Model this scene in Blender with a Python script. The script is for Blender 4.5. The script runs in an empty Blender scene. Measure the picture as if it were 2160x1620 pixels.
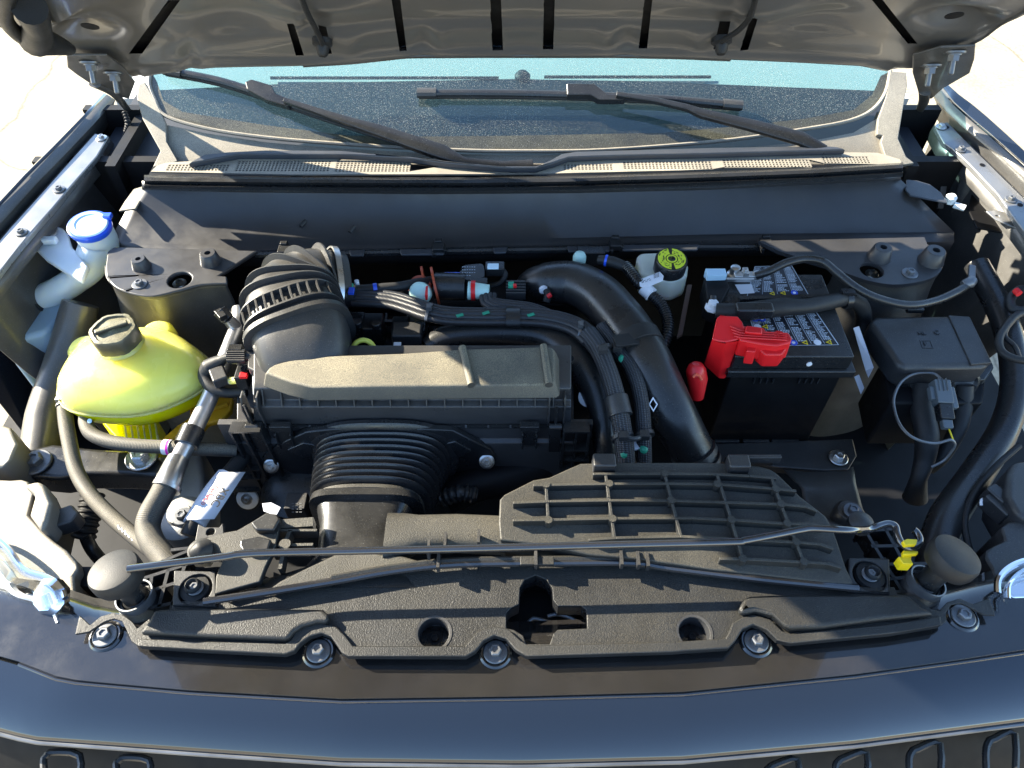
import bpy, bmesh, math, random
from mathutils import Vector, Matrix, Euler
from mathutils.geometry import delaunay_2d_cdt
random.seed(7)
R = math.radians
S = bpy.context.scene
COL = S.collection
PI = math.pi

# ---------------------------------------------------------------- camera
CAMZ, TH, F = 1.87, R(50.0), 1571.0
cd = bpy.data.cameras.new("camera"); cam = bpy.data.objects.new("camera", cd); COL.objects.link(cam)
cam.location = (0, 0, CAMZ); cam.rotation_euler = (PI / 2 - TH, 0, 0)
cd.sensor_width = 36; cd.lens = 36 * F / 2160; cd.clip_start = 0.02; cd.clip_end = 400
S.camera = cam
# ---------------------------------------------------------------- world, sun, exposure
SUNV = Vector((-0.82, 0.34, 0.45)).normalized()       # towards the sun
w = bpy.data.worlds.new("World"); S.world = w; w.use_nodes = True
nt = w.node_tree; nt.nodes.clear()
sky = nt.nodes.new("ShaderNodeTexSky"); sky.sky_type = 'NISHITA'; sky.sun_disc = False
sky.sun_elevation = math.asin(SUNV.z); sky.sun_rotation = math.atan2(SUNV.x, SUNV.y)
sky.air_density = 1.0; sky.dust_density = 0.3; sky.ozone_density = 2.5
bg = nt.nodes.new("ShaderNodeBackground"); bg.inputs[1].default_value = 0.11
wo = nt.nodes.new("ShaderNodeOutputWorld")
nt.links.new(sky.outputs[0], bg.inputs[0]); nt.links.new(bg.outputs[0], wo.inputs[0])
sl = bpy.data.lights.new("sun", 'SUN'); sl.energy = 5.0; sl.angle = R(0.5); sl.color = (1.0, 0.91, 0.74)
so = bpy.data.objects.new("sun", sl); COL.objects.link(so)
so.rotation_euler = SUNV.to_track_quat('Z', 'Y').to_euler(); so.location = SUNV * 10
S.view_settings.view_transform = 'Standard'; S.view_settings.look = 'None'
S.view_settings.exposure = 2.3; S.view_settings.gamma = 1.0
S.cycles.max_bounces = 8; S.cycles.transparent_max_bounces = 12
S.cycles.caustics_reflective = False; S.cycles.caustics_refractive = False
S.cycles.sample_clamp_indirect = 6.0

# ---------------------------------------------------------------- from photograph pixels to places
FW = Vector((0, math.cos(TH), -math.sin(TH))); UP = Vector((0, math.sin(TH), math.cos(TH))); RT = Vector((1, 0, 0))
C0 = Vector((0, 0, CAMZ))
def ray(px, py): return FW + RT * ((px - 1080) / F) + UP * ((810 - py) / F)
def P(px, py, z):
    d = ray(px, py); return C0 + d * ((z - CAMZ) / d.z)
def Yp(px, py, y):
    d = ray(px, py); return C0 + d * (y / d.y)
def onplane(px, py, p0, n):
    d = ray(px, py); return C0 + d * ((p0 - C0).dot(n) / d.dot(n))
GA = R(29); GP0 = Vector((0, 1.285, 1.045)); GN = Vector((0, -math.sin(GA), math.cos(GA)))      # windscreen plane
def G(px, py, off=0.0): return onplane(px, py, GP0 + GN * off, GN)
HA = R(44); HP0 = Vector((0, 1.30, 1.205)); HN = Vector((0, -math.sin(HA), -math.cos(HA)))      # bonnet underside plane
def H(px, py, off=0.0): return onplane(px, py, HP0 + HN * off, HN)

# ---------------------------------------------------------------- materials
MATS = {}
def mat(name, color, rough=0.5, metal=0.0, coat=0.0, grain=None, blot=0.0, dust=0.0, dustcol=(0.42, 0.36, 0.24), spec=0.5,
        trans=0.0, sss=0.0, speck=0.0, uvfn=None, ior=None):
    m = bpy.data.materials.new(name); m.use_nodes = True; n = m.node_tree; nd = n.nodes; L = n.links
    b = nd["Principled BSDF"]; b.inputs["Roughness"].default_value = rough; b.inputs["Metallic"].default_value = metal
    b.inputs["Specular IOR Level"].default_value = spec
    if ior: b.inputs["IOR"].default_value = ior
    if coat: b.inputs["Coat Weight"].default_value = coat; b.inputs["Coat Roughness"].default_value = 0.04
    if trans: b.inputs["Transmission Weight"].default_value = trans
    if sss:
        b.inputs["Subsurface Weight"].default_value = sss; b.inputs["Subsurface Scale"].default_value = 0.05
        b.inputs["Subsurface Radius"].default_value = (1, 1, 0.6)
    tc = nd.new("ShaderNodeTexCoord")
    def rgb(c):
        x = nd.new("ShaderNodeRGB"); x.outputs[0].default_value = (*c, 1); return x.outputs[0]
    def noise(scale, detail=3, rg=0.6):
        x = nd.new("ShaderNodeTexNoise"); x.inputs["Scale"].default_value = scale; x.inputs["Detail"].default_value = detail
        x.inputs["Roughness"].default_value = rg; L.new(tc.outputs["Object"], x.inputs["Vector"]); return x.outputs["Fac"]
    def ramp(f, a, c, lo=0.0, hi=1.0):
        x = nd.new("ShaderNodeMapRange"); x.inputs[1].default_value = a; x.inputs[2].default_value = c
        x.inputs[3].default_value = lo; x.inputs[4].default_value = hi; L.new(f, x.inputs[0]); return x.outputs[0]
    def mix(f, a, c):
        x = nd.new("ShaderNodeMix"); x.data_type = 'RGBA'
        if isinstance(f, float): x.inputs[0].default_value = f
        else: L.new(f, x.inputs[0])
        L.new(a, x.inputs[6]); L.new(c, x.inputs[7]); return x.outputs[2]
    def math_(op, a, c):
        x = nd.new("ShaderNodeMath"); x.operation = op
        for i, v in enumerate((a, c)):
            if isinstance(v, (int, float)): x.inputs[i].default_value = v
            else: L.new(v, x.inputs[i])
        return x.outputs[0]
    col = rgb(color); rf = None
    if blot:
        dark = rgb(tuple(c * (1 - blot) for c in color)); col = mix(ramp(noise(14, 4), 0.35, 0.65), dark, col)
        rf = ramp(noise(22, 4), 0.3, 0.7, max(0, rough - 0.10), min(1, rough + 0.10))
    if dust:
        g = nd.new("ShaderNodeNewGeometry"); sx = nd.new("ShaderNodeSeparateXYZ"); L.new(g.outputs["Normal"], sx.inputs[0])
        up = ramp(sx.outputs[2], 0.15, 0.9)
        fine = ramp(noise(900, 2, 0.7), 0.42, 0.62, 0.25, 1.0); big = ramp(noise(9, 5), 0.35, 0.7, 0.45, 1.0)
        f = math_('MULTIPLY', math_('MULTIPLY', fine, big), math_('MULTIPLY', up, dust))
        col = mix(f, col, rgb(dustcol))
        base = rf if rf else None
        rf2 = nd.new("ShaderNodeMix"); rf2.data_type = 'FLOAT'; L.new(f, rf2.inputs[0])
        if base: L.new(base, rf2.inputs[2])
        else: rf2.inputs[2].default_value = rough
        rf2.inputs[3].default_value = 0.9; rf = rf2.outputs[0]
    if speck:
        v = noise(700, 2, 0.5); f = math_('MULTIPLY', ramp(v, 0.68, 0.74), speck)
        col = mix(f, col, rgb((0.6, 0.6, 0.55)))
    if uvfn == 'braid':
        sx = nd.new("ShaderNodeSeparateXYZ"); L.new(tc.outputs["UV"], sx.inputs[0])
        a = math_('MULTIPLY', sx.outputs[0], 2 * PI * 9); c = math_('MULTIPLY', sx.outputs[1], 2 * PI * 190)
        s1 = math_('SINE', math_('ADD', a, c), 0); s2 = math_('SINE', math_('SUBTRACT', a, c), 0)
        h = math_('MULTIPLY', s1, s2)
        col = mix(ramp(h, -0.2, 0.9), col, rgb((0.075, 0.08, 0.09)))
        bp = nd.new("ShaderNodeBump"); bp.inputs["Strength"].default_value = 0.7; bp.inputs["Distance"].default_value = 0.001
        L.new(h, bp.inputs["Height"]); L.new(bp.outputs[0], b.inputs["Normal"])
    if uvfn == 'knit':
        sx = nd.new("ShaderNodeSeparateXYZ"); L.new(tc.outputs["UV"], sx.inputs[0])
        h = math_('SINE', math_('MULTIPLY', sx.outputs[1], 2 * PI * 420), 0)
        bp = nd.new("ShaderNodeBump"); bp.inputs["Strength"].default_value = 0.35; bp.inputs["Distance"].default_value = 0.0006
        L.new(h, bp.inputs["Height"]); L.new(bp.outputs[0], b.inputs["Normal"])
    if grain:
        sc, st = grain
        bp = nd.new("ShaderNodeBump"); bp.inputs["Strength"].default_value = st; bp.inputs["Distance"].default_value = 0.0008
        L.new(noise(sc, 2, 0.6), bp.inputs["Height"]); L.new(bp.outputs[0], b.inputs["Normal"])
    L.new(col, b.inputs["Base Color"])
    if rf: L.new(rf, b.inputs["Roughness"])
    MATS[name] = m; return m

BLK = mat("black_plastic", (0.027, 0.028, 0.031), 0.42, grain=(700, 0.25), blot=0.3, dust=0.12, speck=0.25)
BLKS = mat("smooth_black_plastic", (0.016, 0.017, 0.019), 0.30, blot=0.3, dust=0.06, speck=0.3)
DARK = mat("shade_darkened_black", (0.008, 0.008, 0.009), 0.55, blot=0.3, spec=0.2)  # black taken darker, with the shade of bay and recesses in it
GRN = mat("grained_black_plastic", (0.018, 0.019, 0.020), 0.42, grain=(620, 1.0), blot=0.35, dust=0.09, speck=0.12, spec=0.36)
DGR = mat("dusty_grained_plastic", (0.022, 0.023, 0.023), 0.46, grain=(700, 0.8), blot=0.3, dust=0.20, speck=0.12, spec=0.38)
DST = mat("dusty_sun_toned_lid", (0.045, 0.045, 0.042), 0.5, grain=(1500, 0.5), blot=0.1, dust=0.85, dustcol=(0.42, 0.36, 0.23))  # dust layer also carries the warm sunlit sheen of the lid top
RUB = mat("black_rubber", (0.018, 0.019, 0.021), 0.5, blot=0.3, dust=0.06, spec=0.3, grain=(900, .4))
RUBK = mat("knit_rubber_hose", (0.030, 0.030, 0.030), 0.6, uvfn='knit', blot=0.2, dust=0.5)
SEAL = mat("smooth_rubber_seal", (0.016, 0.017, 0.019), 0.27, blot=0.15, dust=0.04, spec=0.7)
BRD = mat("braided_sleeve", (0.012, 0.012, 0.013), 0.5, uvfn='braid')
STK = mat("combed_hose_strand", (0.020, 0.021, 0.024), 0.42, uvfn='knit')
COWL = mat("sun_toned_cowl_plastic", (0.15, 0.14, 0.12), 0.55, grain=(1300, 0.4), blot=0.1, dust=0.75, dustcol=(0.66, 0.57, 0.42))  # dusty grey with sunlit cream put into base and dust colours
COWB = mat("blue_black_cowl_plastic", (0.035, 0.04, 0.05), 0.40, grain=(1300, 0.3), blot=0.15, dust=0.08)
FIRE = mat("dark_firewall_panel", (0.034, 0.034, 0.037), 0.38, grain=(90, 0.06), blot=0.2, dust=0.06)
PNT = mat("dark_body_paint", (0.008, 0.011, 0.017), 0.12, coat=1.0)
PNTF = mat("dark_body_paint_dusty", (0.010, 0.010, 0.012), 0.14, coat=0.9, speck=0.0, dust=0.05, blot=0.3)
HOODM = mat("bonnet_underside_paint", (0.17, 0.163, 0.156), 0.30, metal=0.5, coat=0.35)
INN = mat("satin_inner_panel_paint", (0.085, 0.083, 0.080), 0.38, metal=0.2, coat=0.2, blot=0.3, dust=0.15, speck=0.3)
RAIL = mat("satin_rail_paint", (0.26, 0.265, 0.27), 0.30, metal=0.5, coat=0.5, blot=0.2, dust=0.25)
STEEL = mat("zinc_steel", (0.62, 0.62, 0.60), 0.32, metal=0.95, blot=0.3)
ALU = mat("brushed_aluminium", (0.62, 0.62, 0.62), 0.33, metal=0.9, grain=(300, 0.1), blot=0.1)
CAST = mat("cast_aluminium", (0.36, 0.36, 0.35), 0.55, metal=0.5, grain=(500, 0.5), blot=0.2)
GREYB = mat("grey_bolt_steel", (0.20, 0.205, 0.21), 0.4, metal=0.6, blot=0.3)
CHR = mat("glossy_black_rod", (0.02, 0.02, 0.022), 0.08, coat=1.0, spec=0.8)
CHROME = mat("bright_lamp_chrome", (0.8, 0.8, 0.82), 0.10, metal=1.0)
WHT = mat("white_plastic", (0.75, 0.78, 0.76), 0.4)
MINT = mat("pale_mint_plastic", (0.50, 0.72, 0.64), 0.35)
PAPER = mat("white_paper", (0.78, 0.78, 0.80), 0.7)
INK = mat("printed_ink", (0.02, 0.02, 0.02), 0.6)
REDI = mat("red_ink", (0.7, 0.12, 0.10), 0.6)
RED = mat("red_plastic", (0.72, 0.012, 0.016), 0.38, grain=(500, 0.15), blot=0.08)
ORB = mat("rust_orange_plastic", (0.42, 0.07, 0.025), 0.5)
YEL = mat("yellow_plastic", (0.85, 0.62, 0.01), 0.4)
YLG = mat("lime_yellow_print", (0.62, 0.70, 0.03), 0.5)
YRG = mat("yellow_ring_plastic", (0.70, 0.68, 0.10), 0.4)
ORG = mat("orange_yellow_plastic", (0.80, 0.42, 0.02), 0.4, blot=0.1)
BLU = mat("blue_plastic", (0.02, 0.09, 0.65), 0.3, coat=0.5)
BLUL = mat("blue_cap_top", (0.50, 0.68, 0.90), 0.25, coat=0.5)
GRNP = mat("green_mark", (0.02, 0.30, 0.17), 0.5)
PINK = mat("magenta_mark", (0.75, 0.02, 0.45), 0.5)
MILK = mat("milky_white_tank_plastic", (0.66, 0.74, 0.74), 0.38, sss=0.5, blot=0.08)
MILKB = mat("bluish_milky_tank_plastic", (0.36, 0.48, 0.56), 0.4, sss=0.4, blot=0.1)
CREAM = mat("cream_reservoir_plastic", (0.70, 0.72, 0.58), 0.35, sss=0.5)
TANKT = mat("pale_yellow_tank_plastic", (0.96, 0.85, 0.17), 0.26, sss=0.9, blot=0.04)
TANKB = mat("coolant_yellow_tank_plastic", (0.98, 0.90, 0.0), 0.26, sss=0.9)
CAP = mat("dark_cap_plastic", (0.05, 0.045, 0.035), 0.35, dust=0.6, dustcol=(0.55, 0.5, 0.25), blot=0.2)

def ground_mat():
    m = bpy.data.materials.new("pale_concrete"); m.use_nodes = True; n = m.node_tree; nd = n.nodes; L = n.links
    b = nd["Principled BSDF"]; b.inputs["Roughness"].default_value = 0.9
    tc = nd.new("ShaderNodeTexCoord"); a = nd.new("ShaderNodeTexNoise"); a.inputs["Scale"].default_value = 3; a.inputs["Detail"].default_value = 8
    v = nd.new("ShaderNodeTexVoronoi"); v.feature = 'DISTANCE_TO_EDGE'; v.inputs["Scale"].default_value = 0.7
    no = nd.new("ShaderNodeTexNoise"); no.inputs["Scale"].default_value = 60; no.inputs["Detail"].default_value = 4
    vm = nd.new("ShaderNodeMix"); vm.data_type = 'RGBA'; vm.inputs[0].default_value = 0.12
    L.new(tc.outputs["Object"], vm.inputs[6]); L.new(a.outputs["Color"], vm.inputs[7]); L.new(vm.outputs[2], v.inputs["Vector"])
    L.new(tc.outputs["Object"], a.inputs["Vector"]); L.new(tc.outputs["Object"], no.inputs["Vector"])
    r = nd.new("ShaderNodeValToRGB"); r.color_ramp.elements[0].color = (0.34, 0.29, 0.20, 1); r.color_ramp.elements[1].color = (0.46, 0.40, 0.29, 1)
    r.color_ramp.elements[0].position = 0.3; r.color_ramp.elements[1].position = 0.7
    L.new(a.outputs["Fac"], r.inputs[0])
    cr = nd.new("ShaderNodeMapRange"); cr.inputs[1].default_value = 0.0; cr.inputs[2].default_value = 0.006; cr.inputs[3].default_value = 0.45; cr.inputs[4].default_value = 1
    L.new(v.outputs["Distance"], cr.inputs[0])
    n2 = nd.new("ShaderNodeMapRange"); n2.inputs[1].default_value = 0.35; n2.inputs[2].default_value = 0.6; n2.inputs[3].default_value = 0.75; n2.inputs[4].default_value = 1
    L.new(no.outputs["Fac"], n2.inputs[0])
    mu = nd.new("ShaderNodeMath"); mu.operation = 'MULTIPLY'; L.new(cr.outputs[0], mu.inputs[0]); L.new(n2.outputs[0], mu.inputs[1])
    mx = nd.new("ShaderNodeVectorMath"); mx.operation = 'SCALE'; L.new(r.outputs[0], mx.inputs[0]); L.new(mu.outputs[0], mx.inputs[3])
    L.new(mx.outputs[0], b.inputs["Base Color"])
    bp = nd.new("ShaderNodeBump"); bp.inputs["Strength"].default_value = 0.3; L.new(no.outputs["Fac"], bp.inputs["Height"]); L.new(bp.outputs[0], b.inputs["Normal"])
    return m
GROUND = ground_mat()

def glass_mat(name, dusty=0.5):
    m = bpy.data.materials.new(name); m.use_nodes = True; n = m.node_tree; nd = n.nodes; L = n.links; nd.clear()
    out = nd.new("ShaderNodeOutputMaterial"); tr = nd.new("ShaderNodeBsdfTransparent"); tr.inputs[0].default_value = (0.42, 0.57, 0.59, 1)
    gl = nd.new("ShaderNodeBsdfGlossy"); gl.inputs["Roughness"].default_value = 0.01
    fr = nd.new("ShaderNodeFresnel"); fr.inputs[0].default_value = 1.9
    ge = nd.new("ShaderNodeNewGeometry"); bk = nd.new("ShaderNodeMath"); bk.operation = 'SUBTRACT'; bk.inputs[0].default_value = 1; L.new(ge.outputs["Backfacing"], bk.inputs[1])
    fm = nd.new("ShaderNodeMath"); fm.operation = 'MULTIPLY'; L.new(fr.outputs[0], fm.inputs[0]); L.new(bk.outputs[0], fm.inputs[1])
    m1 = nd.new("ShaderNodeMixShader"); L.new(fm.outputs[0], m1.inputs[0]); L.new(tr.outputs[0], m1.inputs[1]); L.new(gl.outputs[0], m1.inputs[2])
    df = nd.new("ShaderNodeBsdfDiffuse"); df.inputs[0].default_value = (0.62, 0.62, 0.52, 1)
    tc = nd.new("ShaderNodeTexCoord"); no = nd.new("ShaderNodeTexNoise"); no.inputs["Scale"].default_value = 620; no.inputs["Detail"].default_value = 2
    L.new(tc.outputs["Object"], no.inputs["Vector"])
    n2 = nd.new("ShaderNodeTexNoise"); n2.inputs["Scale"].default_value = 5; L.new(tc.outputs["Object"], n2.inputs["Vector"])
    r1 = nd.new("ShaderNodeMapRange"); r1.inputs[1].default_value = 0.56; r1.inputs[2].default_value = 0.68; r1.inputs[3].default_value = 0.05; r1.inputs[4].default_value = 1.0
    L.new(no.outputs["Fac"], r1.inputs[0])
    r2 = nd.new("ShaderNodeMapRange"); r2.inputs[1].default_value = 0.35; r2.inputs[2].default_value = 0.6; r2.inputs[3].default_value = 0.5; r2.inputs[4].default_value = 1.0
    L.new(n2.outputs["Fac"], r2.inputs[0])
    mu = nd.new("ShaderNodeMath"); mu.operation = 'MULTIPLY'; L.new(r1.outputs[0], mu.inputs[0]); L.new(r2.outputs[0], mu.inputs[1])
    m3 = nd.new("ShaderNodeMath"); m3.operation = 'MULTIPLY'; m3.inputs[1].default_value = dusty; L.new(mu.outputs[0], m3.inputs[0])
    m2 = nd.new("ShaderNodeMixShader"); L.new(m3.outputs[0], m2.inputs[0]); L.new(m1.outputs[0], m2.inputs[1]); L.new(df.outputs[0], m2.inputs[2])
    L.new(m2.outputs[0], out.inputs[0]); return m
GLASS = glass_mat("dusty_tinted_glass", 0.38)
FRIT = mat("dusty_black_glass_border", (0.012, 0.012, 0.012), 0.12, coat=0.8, dust=0.9, dustcol=(0.16, 0.15, 0.09), speck=0.8)
LENS = glass_mat("clear_lamp_lens", 0.08)
LENS.node_tree.nodes["Transparent BSDF"].inputs[0].default_value = (0.93, 0.95, 0.96, 1)

# ---------------------------------------------------------------- mesh builder
class MB:
    def __init__(s): s.v = []; s.f = []; s.uv = {}
    def add(s, vs, fs):
        o = len(s.v); s.v += [Vector(x) for x in vs]; s.f += [tuple(i + o for i in f) for f in fs]; return s
    def box(s, c, size, M=None):
        c = Vector(c); hx, hy, hz = [x / 2 for x in size]
        vs = [Vector((x, y, z)) for x in (-hx, hx) for y in (-hy, hy) for z in (-hz, hz)]
        if M is not None: vs = [M @ v for v in vs]
        return s.add([v + c for v in vs], [(0, 1, 3, 2), (4, 6, 7, 5), (0, 4, 5, 1), (2, 3, 7, 6), (0, 2, 6, 4), (1, 5, 7, 3)])
    def prism(s, loops, ext):
        """loops: outer + holes as lists of 3-D points; ext: extrusion vector"""
        if not isinstance(loops[0], (list, tuple)): loops = [loops]
        loops = [[Vector(p) for p in l] for l in loops]; ext = Vector(ext)
        flat = [p for l in loops for p in l]; N = len(flat)
        e = ext.normalized() if ext.length else Vector((0, 0, -1))
        if len(loops) == 1 and N <= 4: tris = [tuple(range(N))]
        else:
            q = e.to_track_quat('Z', 'Y').inverted(); v2 = [(q @ p).to_2d() for p in flat]; ed = []; o = 0
            for l in loops:
                k = len(l); ed += [(o + i, o + (i + 1) % k) for i in range(k)]; o += k
            r = delaunay_2d_cdt(v2, ed, [], 0, 1e-7); ok = [t[0] if t else None for t in r[3]]
            tris = []
            for t in r[2]:
                cx = sum(r[0][i].x for i in t) / len(t); cy = sum(r[0][i].y for i in t) / len(t); ins = False
                for a, c in ed:
                    a = v2[a]; c = v2[c]
                    if (a.y > cy) != (c.y > cy) and cx < a.x + (cy - a.y) / (c.y - a.y) * (c.x - a.x): ins = not ins
                if not ins: continue
                t = [ok[i] for i in t]
                if None not in t and len(set(t)) == 3: tris.append(tuple(t))
            if len(r[0]) != N: print("PRISM crossing outline near", tuple(round(c, 3) for c in flat[0]), N, len(r[0]))
        vs = flat + [p + ext for p in flat]; fs = []
        for t in tris:
            n = (flat[t[1]] - flat[t[0]]).cross(flat[t[2]] - flat[t[0]])
            if n.dot(e) > 0: t = tuple(reversed(t))
            fs.append(tuple(t)); fs.append(tuple(i + N for i in reversed(t)))
        o = 0
        for l in loops:
            k = len(l)
            for i in range(k): fs.append((o + i, o + (i + 1) % k, o + (i + 1) % k + N, o + i + N))
            o += k
        return s.add(vs, fs)
    def loft(s, rings, close=True, caps=True):
        k = len(rings[0]); vs = [p for r in rings for p in r]; fs = []
        for i in range(len(rings) - 1):
            for j in range(k if close else k - 1):
                a = i * k + j; b = i * k + (j + 1) % k; fs.append((a, b, b + k, a + k))
        if caps and close: fs.append(tuple(reversed(range(k)))); fs.append(tuple(range((len(rings) - 1) * k, len(rings) * k)))
        return s.add(vs, fs)
    def lathe(s, prof, c, axis=(0, 0, 1), seg=32, close=True):
        c = Vector(c); q = Vector(axis).normalized().to_track_quat('Z', 'Y')
        rings = [[c + q @ Vector((r * math.cos(2 * PI * j / seg), r * math.sin(2 * PI * j / seg), h)) for j in range(seg)] for r, h in prof]
        return s.loft(rings, True, close)
    def cyl(s, a, b, r, seg=20, r2=None):
        a = Vector(a); b = Vector(b); return s.lathe([(r, 0), (r if r2 is None else r2, (b - a).length)], a, b - a, seg)
    def tube(s, pts, rad, seg=16, sub=8, rib=None, oval=None, smooth=True):
        """pts list of Vector; rad number or list; rib=(pitch, depth); oval=(sx, sy)"""
        pts = [Vector(p) for p in pts]; n = len(pts)
        rads = rad if isinstance(rad, (list, tuple)) else [rad] * n
        c = []; cr = []
        if smooth and n > 2:
            for i in range(n - 1):
                p0 = pts[max(i - 1, 0)]; p1 = pts[i]; p2 = pts[i + 1]; p3 = pts[min(i + 2, n - 1)]
                for k in range(sub):
                    t = k / sub
                    c.append(0.5 * ((2 * p1) + (p2 - p0) * t + (2 * p0 - 5 * p1 + 4 * p2 - p3) * t * t + (3 * p1 - p0 - 3 * p2 + p3) * t ** 3))
                    cr.append(rads[i] * (1 - t) + rads[i + 1] * t)
            c.append(pts[-1]); cr.append(rads[-1])
        else: c = pts; cr = list(rads)
        if rib:
            # resample evenly
            L = [0]
            for i in range(1, len(c)): L.append(L[-1] + (c[i] - c[i - 1]).length)
            m = int(L[-1] / rib[0] * 4); nc = []; nr = []; j = 0
            for k in range(m + 1):
                d = L[-1] * k / m
                while j < len(L) - 2 and L[j + 1] < d: j += 1
                t = (d - L[j]) / max(1e-9, L[j + 1] - L[j]); nc.append(c[j].lerp(c[j + 1], t))
                nr.append(cr[j] * (1 - t) + cr[j + 1] * t + (rib[1] if k % 4 in (1, 2) else 0))
            c, cr = nc, nr
        up = None; rings = []; dist = 0; o = len(s.v); k = seg
        for i, p in enumerate(c):
            t = (c[min(i + 1, len(c) - 1)] - c[max(i - 1, 0)]).normalized()
            if up is None:
                up = Vector((0, 0, 1)) if abs(t.z) < 0.9 else Vector((0, 1, 0))
            up = (up - t * up.dot(t)).normalized(); sd = t.cross(up)
            ox, oy = oval if oval else (1, 1)
            if i: dist += (p - c[i - 1]).length
            for j in range(seg):
                a = 2 * PI * j / seg
                s.v.append(p + sd * (math.cos(a) * cr[i] * ox) + up * (math.sin(a) * cr[i] * oy))
                s.uv[o + i * k + j] = (j / seg, dist)
        for i in range(len(c) - 1):
            for j in range(k):
                a = o + i * k + j; b = o + i * k + (j + 1) % k; s.f.append((a, b, b + k, a + k))
        s.f.append(tuple(o + x for x in reversed(range(k)))); s.f.append(tuple(o + (len(c) - 1) * k + x for x in range(k)))
        return s
    def rib(s, a, b, wd, ht, up=(0, 0, 1)):
        """bar from a to b (points on its top), width wd, hanging ht below"""
        a = Vector(a); b = Vector(b); up = Vector(up); t = (b - a).normalized(); sd = t.cross(up).normalized() * (wd / 2); dn = -up * ht
        return s.add([a - sd, a + sd, b + sd, b - sd, a - sd + dn, a + sd + dn, b + sd + dn, b - sd + dn],
                     [(0, 1, 2, 3), (7, 6, 5, 4), (0, 4, 5, 1), (1, 5, 6, 2), (2, 6, 7, 3), (3, 7, 4, 0)])
    def ribs(s, pts, wd, ht, up=(0, 0, 1)):
        for i in range(len(pts) - 1): s.rib(pts[i], pts[i + 1], wd, ht, up)
        return s

OFF = {}
def link(o, parent):
    COL.objects.link(o)
    if parent is not None: o.parent = parent
def O(name, mb, m, parent=None, bevel=0.0, label=None, kind=None, ang=35, seg=2, sub=0):
    off = OFF.get(parent.name, Vector()) if parent is not None else Vector()
    me = bpy.data.meshes.new(name); me.from_pydata([v - off for v in mb.v], [], mb.f)
    if mb.uv:
        ul = me.uv_layers.new(name="UVMap"); lp = me.loops
        for i in range(len(lp)): ul.data[i].uv = mb.uv.get(lp[i].vertex_index, (0, 0))
        for p in me.polygons:      # mend the seam
            us = [ul.data[i].uv[0] for i in p.loop_indices]
            if max(us) - min(us) > 0.5:
                for i in p.loop_indices:
                    if ul.data[i].uv[0] < 0.5: ul.data[i].uv[0] += 1
    me.validate()
    bm = bmesh.new(); bm.from_mesh(me); bmesh.ops.recalc_face_normals(bm, faces=bm.faces); bm.to_mesh(me); bm.free()
    me.materials.append(m); me.shade_smooth(); me.set_sharp_from_angle(angle=R(ang))
    o = bpy.data.objects.new(name, me); link(o, parent); OFF[o.name] = off
    if bevel:
        b = o.modifiers.new("bevel", 'BEVEL'); b.width = bevel; b.segments = seg; b.limit_method = 'ANGLE'; b.angle_limit = R(40)
        b.use_clamp_overlap = True; b.harden_normals = True
    if sub:
        b = o.modifiers.new("sub", 'SUBSURF'); b.levels = sub; b.render_levels = sub
    if label: o["label"] = label
    if kind: o["kind"] = kind
    return o
def T(name, label, cat, loc, group=None):
    o = bpy.data.objects.new(name, None); COL.objects.link(o); o.location = loc; o.empty_display_size = 0.02
    o["label"] = label; o["category"] = cat
    if group: o["group"] = group
    OFF[o.name] = Vector(loc); return o
MESHC = {}
def inst(name, key, builder, m, parent, loc, rot=None, sc=1.0, label=None):
    """a small repeated piece; alike pieces share one mesh"""
    if key not in MESHC:
        mb = builder(); me = bpy.data.meshes.new(name); me.from_pydata([tuple(v) for v in mb.v], [], mb.f); me.validate()
        bm = bmesh.new(); bm.from_mesh(me); bmesh.ops.recalc_face_normals(bm, faces=bm.faces); bm.to_mesh(me); bm.free()
        me.materials.append(m); me.shade_smooth(); me.set_sharp_from_angle(angle=R(35)); MESHC[key] = me
    o = bpy.data.objects.new(name, MESHC[key]); link(o, parent)
    off = OFF.get(parent.name, Vector()) if parent is not None else Vector()
    o.location = Vector(loc) - off; o.scale = (sc, sc, sc)
    if rot is not None: o.rotation_euler = rot
    if label: o["label"] = label
    return o
def hexbolt():
    mb = MB(); mb.lathe([(1.0, 0), (1.0, 0.10), (0.93, 0.16), (0.62, 0.18)], (0, 0, 0), seg=28)
    mb.lathe([(0.55, 0.17), (0.55, 0.55), (0.45, 0.64), (0.30, 0.64), (0.27, 0.52)], (0, 0, 0), seg=6); return mb
def axrot(axis): return Vector(axis).normalized().to_track_quat('Z', 'Y').to_euler()
def bolt(parent, p, r, m=GREYB, axis=(0, 0, 1)): return inst('bolt', 'bolt' + m.name, hexbolt, m, parent, p, axrot(axis), r)
def PL(pts, z):
    zf = z if callable(z) else (lambda x, y: z)
    return [P(x, y, zf(x, y)) for x, y in pts]
def circ(c, r, n=20, ax=(1, 0, 0), ay=(0, 1, 0)):
    c = Vector(c); ax = Vector(ax); ay = Vector(ay)
    return [c + ax * (r * math.cos(2 * PI * i / n)) + ay * (r * math.sin(2 * PI * i / n)) for i in range(n)]
def smoothpx(pts, n=4):
    out = []; N = len(pts)
    for i in range(N - 1):
        p0, p1, p2, p3 = pts[max(i - 1, 0)], pts[i], pts[i + 1], pts[min(i + 2, N - 1)]
        for k in range(n):
            t = k / n
            out.append(tuple(0.5 * (2 * p1[a] + (p2[a] - p0[a]) * t + (2 * p0[a] - 5 * p1[a] + 4 * p2[a] - p3[a]) * t * t + (3 * p1[a] - p0[a] - 3 * p2[a] + p3[a]) * t ** 3) for a in range(len(p1))))
    out.append(tuple(pts[-1])); return out
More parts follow.
